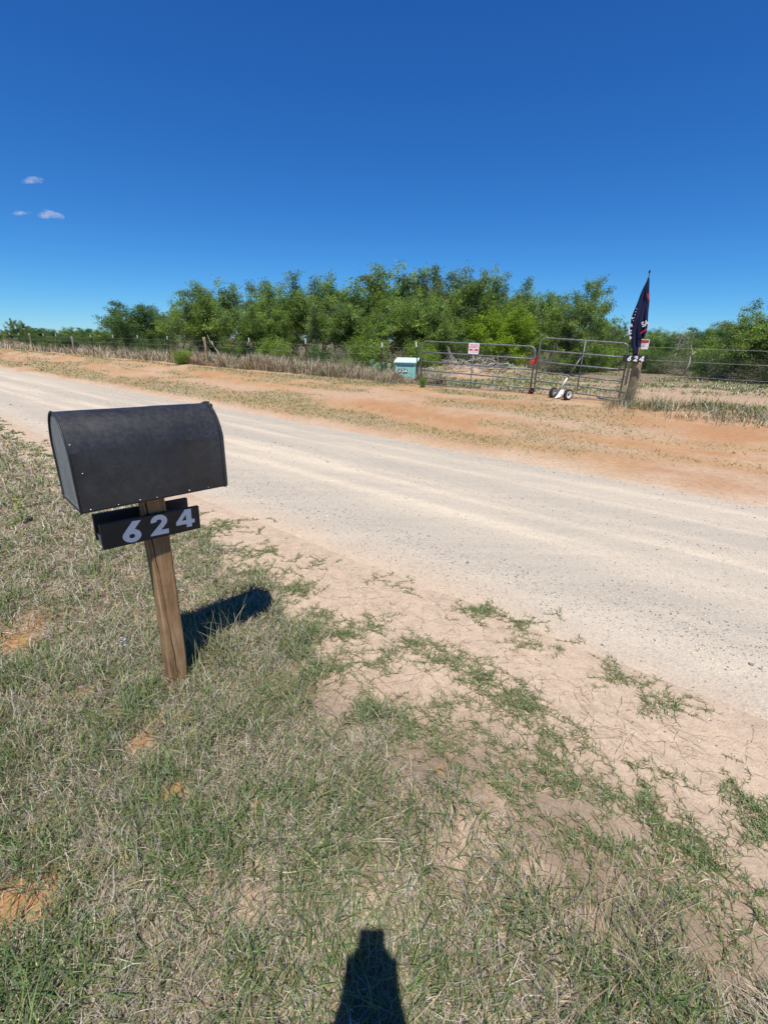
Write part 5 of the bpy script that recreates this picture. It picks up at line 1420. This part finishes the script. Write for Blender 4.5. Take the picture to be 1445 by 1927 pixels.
# ---------------------------------------------------------------- clouds
def clouds():
    t = NT('cloud_vapour')
    nz = t.noise(.010, 5, .6)
    pv = t.n('ShaderNodeVolumePrincipled'); pv.inputs['Color'].default_value = (1, 1, 1, 1); pv.inputs['Anisotropy'].default_value = .2
    mm = t.n('ShaderNodeMapRange'); mm.inputs['From Min'].default_value = .45; mm.inputs['From Max'].default_value = .75; mm.inputs['To Min'].default_value = 0; mm.inputs['To Max'].default_value = .02
    t.l(nz, mm.inputs['Value']); t.l(mm.outputs[0], pv.inputs['Density']); t.l(pv.outputs[0], t.out.inputs['Volume'])
    for (px, py, wpx, hpx, lb) in ((92, 405, 46, 14, 'small white puff of cloud, brightest of three low in the sky'), (42, 401, 36, 8, 'thin faint streak of cloud beside the bright puff'), (62, 340, 40, 13, 'faint wisp of cloud above the other two')):
        r = Vector(ray(px, py)); D = 5000 / r.y; c = Vector((0, 0, CAM_H)) + r * D; k = r.length * D / r.length / F_PX
        w = wpx * D / F_PX / 2; h = hpx * D / F_PX / 2
        bm = bmesh.new(); bmesh.ops.create_icosphere(bm, subdivisions=4, radius=1)
        for v in bm.verts:
            n_ = fbm(np.array([v.co.x * 2.2 + px]), np.array([v.co.z * 1.6 + v.co.y]), 900)[0]
            f = .55 + .9 * n_; v.co = Vector((v.co.x * w * f, v.co.y * w * .5 * f, max(v.co.z, -.45) * h * f * 1.2))
        me = bpy.data.meshes.new('cloud'); bm.to_mesh(me); bm.free(); smooth(me)
        o = link('cloud', me, t.m); o.location = c; tag(o, lb, 'cloud')
clouds()

# ---------------------------------------------------------------- the photographer, whose shadow falls in the foreground
def person():
    gz = tz(0, -.33)
    J = {'pelvis': (0, -.33, .95, .135, .105), 'waist': (0, -.335, 1.10, .125, .10), 'chest': (0, -.33, 1.30, .145, .105), 'neckb': (0, -.29, 1.46, .075, .07), 'neck': (0, -.255, 1.53, .055, .055), 'head0': (0, -.225, 1.60, .072, .085), 'head1': (0, -.22, 1.70, .080, .098), 'head2': (0, -.225, 1.765, .05, .06)}
    E = [('pelvis', 'waist'), ('waist', 'chest'), ('chest', 'neckb'), ('neckb', 'neck'), ('neck', 'head0'), ('head0', 'head1'), ('head1', 'head2')]
    for s, n in ((-1, 'l'), (1, 'r')):
        J.update({'sh' + n: (s * .175, -.325, 1.42, .06, .06), 'el' + n: (s * .135, -.19, 1.20, .055, .055), 'fm' + n: (s * .068, -.11, 1.37, .052, .050), 'wr' + n: (s * .048, -.065, 1.485, .036, .034), 'pm' + n: (s * .052, -.042, 1.545, .034, .024), 'pk' + n: (s * .05, -.034, 1.58, .028, .018),
                  'hip' + n: (s * .095, -.33, .90, .095, .098), 'kn' + n: (s * .11, -.31, .50, .062, .065), 'an' + n: (s * .12, -.34, .10, .045, .048), 'heel' + n: (s * .12, -.37, .045, .042, .042), 'ball' + n: (s * .135, -.22, .035, .045, .034), 'toe' + n: (s * .14, -.15, .03, .035, .026)})
        E += [('chest', 'sh' + n), ('sh' + n, 'el' + n), ('el' + n, 'fm' + n), ('fm' + n, 'wr' + n), ('wr' + n, 'pm' + n), ('pm' + n, 'pk' + n), ('pelvis', 'hip' + n), ('hip' + n, 'kn' + n), ('kn' + n, 'an' + n), ('an' + n, 'heel' + n), ('an' + n, 'ball' + n), ('ball' + n, 'toe' + n)]
        # four fingers behind the phone and the thumb in front
        for k in range(4):
            ln = (.85, 1.0, .95, .75)[k]; bz = 1.585 - .019 * k
            J['f%da%s' % (k, n)] = (s * .050, -.026, bz, .0095, .0095); J['f%db%s' % (k, n)] = (s * .036, -.008, bz + .006, .0085, .0085); J['f%dc%s' % (k, n)] = (s * (.036 - .028 * ln), -.004 - .003 * k * .3, bz + .010, .0075, .0075)
            E += [('pm' + n, 'f%da%s' % (k, n)), ('f%da%s' % (k, n), 'f%db%s' % (k, n)), ('f%db%s' % (k, n), 'f%dc%s' % (k, n))]
        J['t0' + n] = (s * .048, -.062, 1.575, .012, .012); J['t1' + n] = (s * .036, -.066, 1.605, .0105, .0105); J['t2' + n] = (s * .022, -.060, 1.625, .009, .009)
        E += [('pm' + n, 't0' + n), ('t0' + n, 't1' + n), ('t1' + n, 't2' + n)]
    names = list(J); idx = {n: i for i, n in enumerate(names)}
    me = bpy.data.meshes.new('body'); me.from_pydata([(J[n][0], J[n][1] + .33, J[n][2]) for n in names], [(idx[a], idx[b]) for a, b in E], [])
    root = empty('person', (0, -.33, gz), 0, 'person in a pale shirt and jeans holding a phone up to take the photograph', 'person')
    o = bpy.data.objects.new('body_cage', me); COL.objects.link(o)
    md = o.modifiers.new('skin', 'SKIN'); md.use_smooth_shade = True
    sv = me.skin_vertices[0].data
    for i, n in enumerate(names): sv[i].radius = (J[n][3], J[n][4]); sv[i].use_root = (n == 'pelvis')
    sb = o.modifiers.new('sub', 'SUBSURF'); sb.levels = 2; sb.render_levels = 2
    dg = bpy.context.evaluated_depsgraph_get(); dg.update()
    bm_ = bpy.data.meshes.new_from_object(o.evaluated_get(dg)); bpy.data.objects.remove(o)
    bm_.materials.clear()
    skin = simple('skin', (.50, .30, .21), .5, 0, .06, 20); shirt = simple('pale_shirt_cloth', (.42, .44, .48), .85, 0, .08, 60); jeans = simple('denim', (.06, .09, .17), .85, 0, .2, 60); shoe = simple('brown_leather', (.10, .06, .035), .6, 0, .2, 30)
    for m_ in (skin, shirt, jeans, shoe): bm_.materials.append(m_)
    for p in bm_.polygons:
        c = p.center; z = c.z
        if z < .12: k = 3
        elif z < 1.0 and abs(c.x) < .25 and c.y < .12: k = 2
        elif z > 1.49 or (c.y > .18 and z > 1.27) : k = 0
        else: k = 1
        p.material_index = k
    smooth(bm_)
    body = link('body', bm_, None, root)
    # face and hair
    hair = simple('dark_brown_hair', (.04, .025, .015), .7, 0, .3, 60); eyew = simple('eye_white', (.75, .74, .72), .2, 0, .02, 20); iris = simple('iris', (.05, .03, .02), .2, 0, .1, 20); lip = simple('lips', (.38, .16, .13), .5, 0, .05, 30)
    mb = MB()
    hp = [(math.sin(t) * 1.0, math.cos(t)) for t in np.linspace(0.02, 1.75, 12)]
    mb.lathe([(max(.0005, .092 * a), .105 * b) for a, b in hp], (0, .095, 1.70), (0, -.25, 1), 20); mb.build('hair', hair, root)
    mb = MB(); mb.tube([(0, .200, 1.665), (0, .222, 1.640), (0, .200, 1.632)], [.009, .014, .012], 8); mb.build('nose', skin, root)
    mb = MB(); mb.tube([(-.022, .188, 1.605), (0, .196, 1.603), (.022, .188, 1.605)], [.004, .008, .004], 8); mb.build('mouth', lip, root)
    for s in (-1, 1):
        mb = MB(); mb.lathe([(.0005, .012), (.008, .009), (.012, 0), (.008, -.009), (.0005, -.012)], (s * .031, .185, 1.675), (0, 1, 0), 12); e_ = mb.build('eye', eyew, root)
        mb = MB(); mb.lathe([(.0005, .013), (.005, .0125), (.0055, .011)], (s * .031, .185, 1.675), (0, 1, 0), 10); mb.build('iris', iris, e_)
        mb = MB(); mb.tube([(s * .078, .10, 1.635), (s * .088, .092, 1.66), (s * .084, .095, 1.69)], [.008, .014, .009], 8); mb.build('ear', skin, root)
    # phone, lens just behind the camera point
    f = Vector((0, math.cos(PITCH), -math.sin(PITCH))); u = Vector((0, math.sin(PITCH), math.cos(PITCH))); r = Vector((1, 0, 0))
    c = Vector((0, 0, CAM_H)) - f * .018 - u * .062
    ph = empty('phone', c, 0, 'dark smartphone held upright in both hands of the person', 'phone')
    mb = MB(); mb.box((0, 0, 0), (.078, .162, .0085), Matrix((r, u, -f)).transposed(), .0035); mb.build('case', M['rubber'], ph)
    mb = MB(); mb.box(-f * .0047, (.071, .153, .0006), Matrix((r, u, -f)).transposed()); mb.build('screen', simple('phone_glass', (.01, .01, .012), .08, 0, .05, 10), ph)
    for k in range(3):
        mb = MB(); mb.lathe([(.0005, .002), (.006, .002), (.0075, .001), (.0075, -.001)], f * .0045 + u * (.062 - .02 * k) + r * -.0 + r * (.02 if k else 0), f, 14); mb.build('lens', M['darkmetal'], ph)
person()
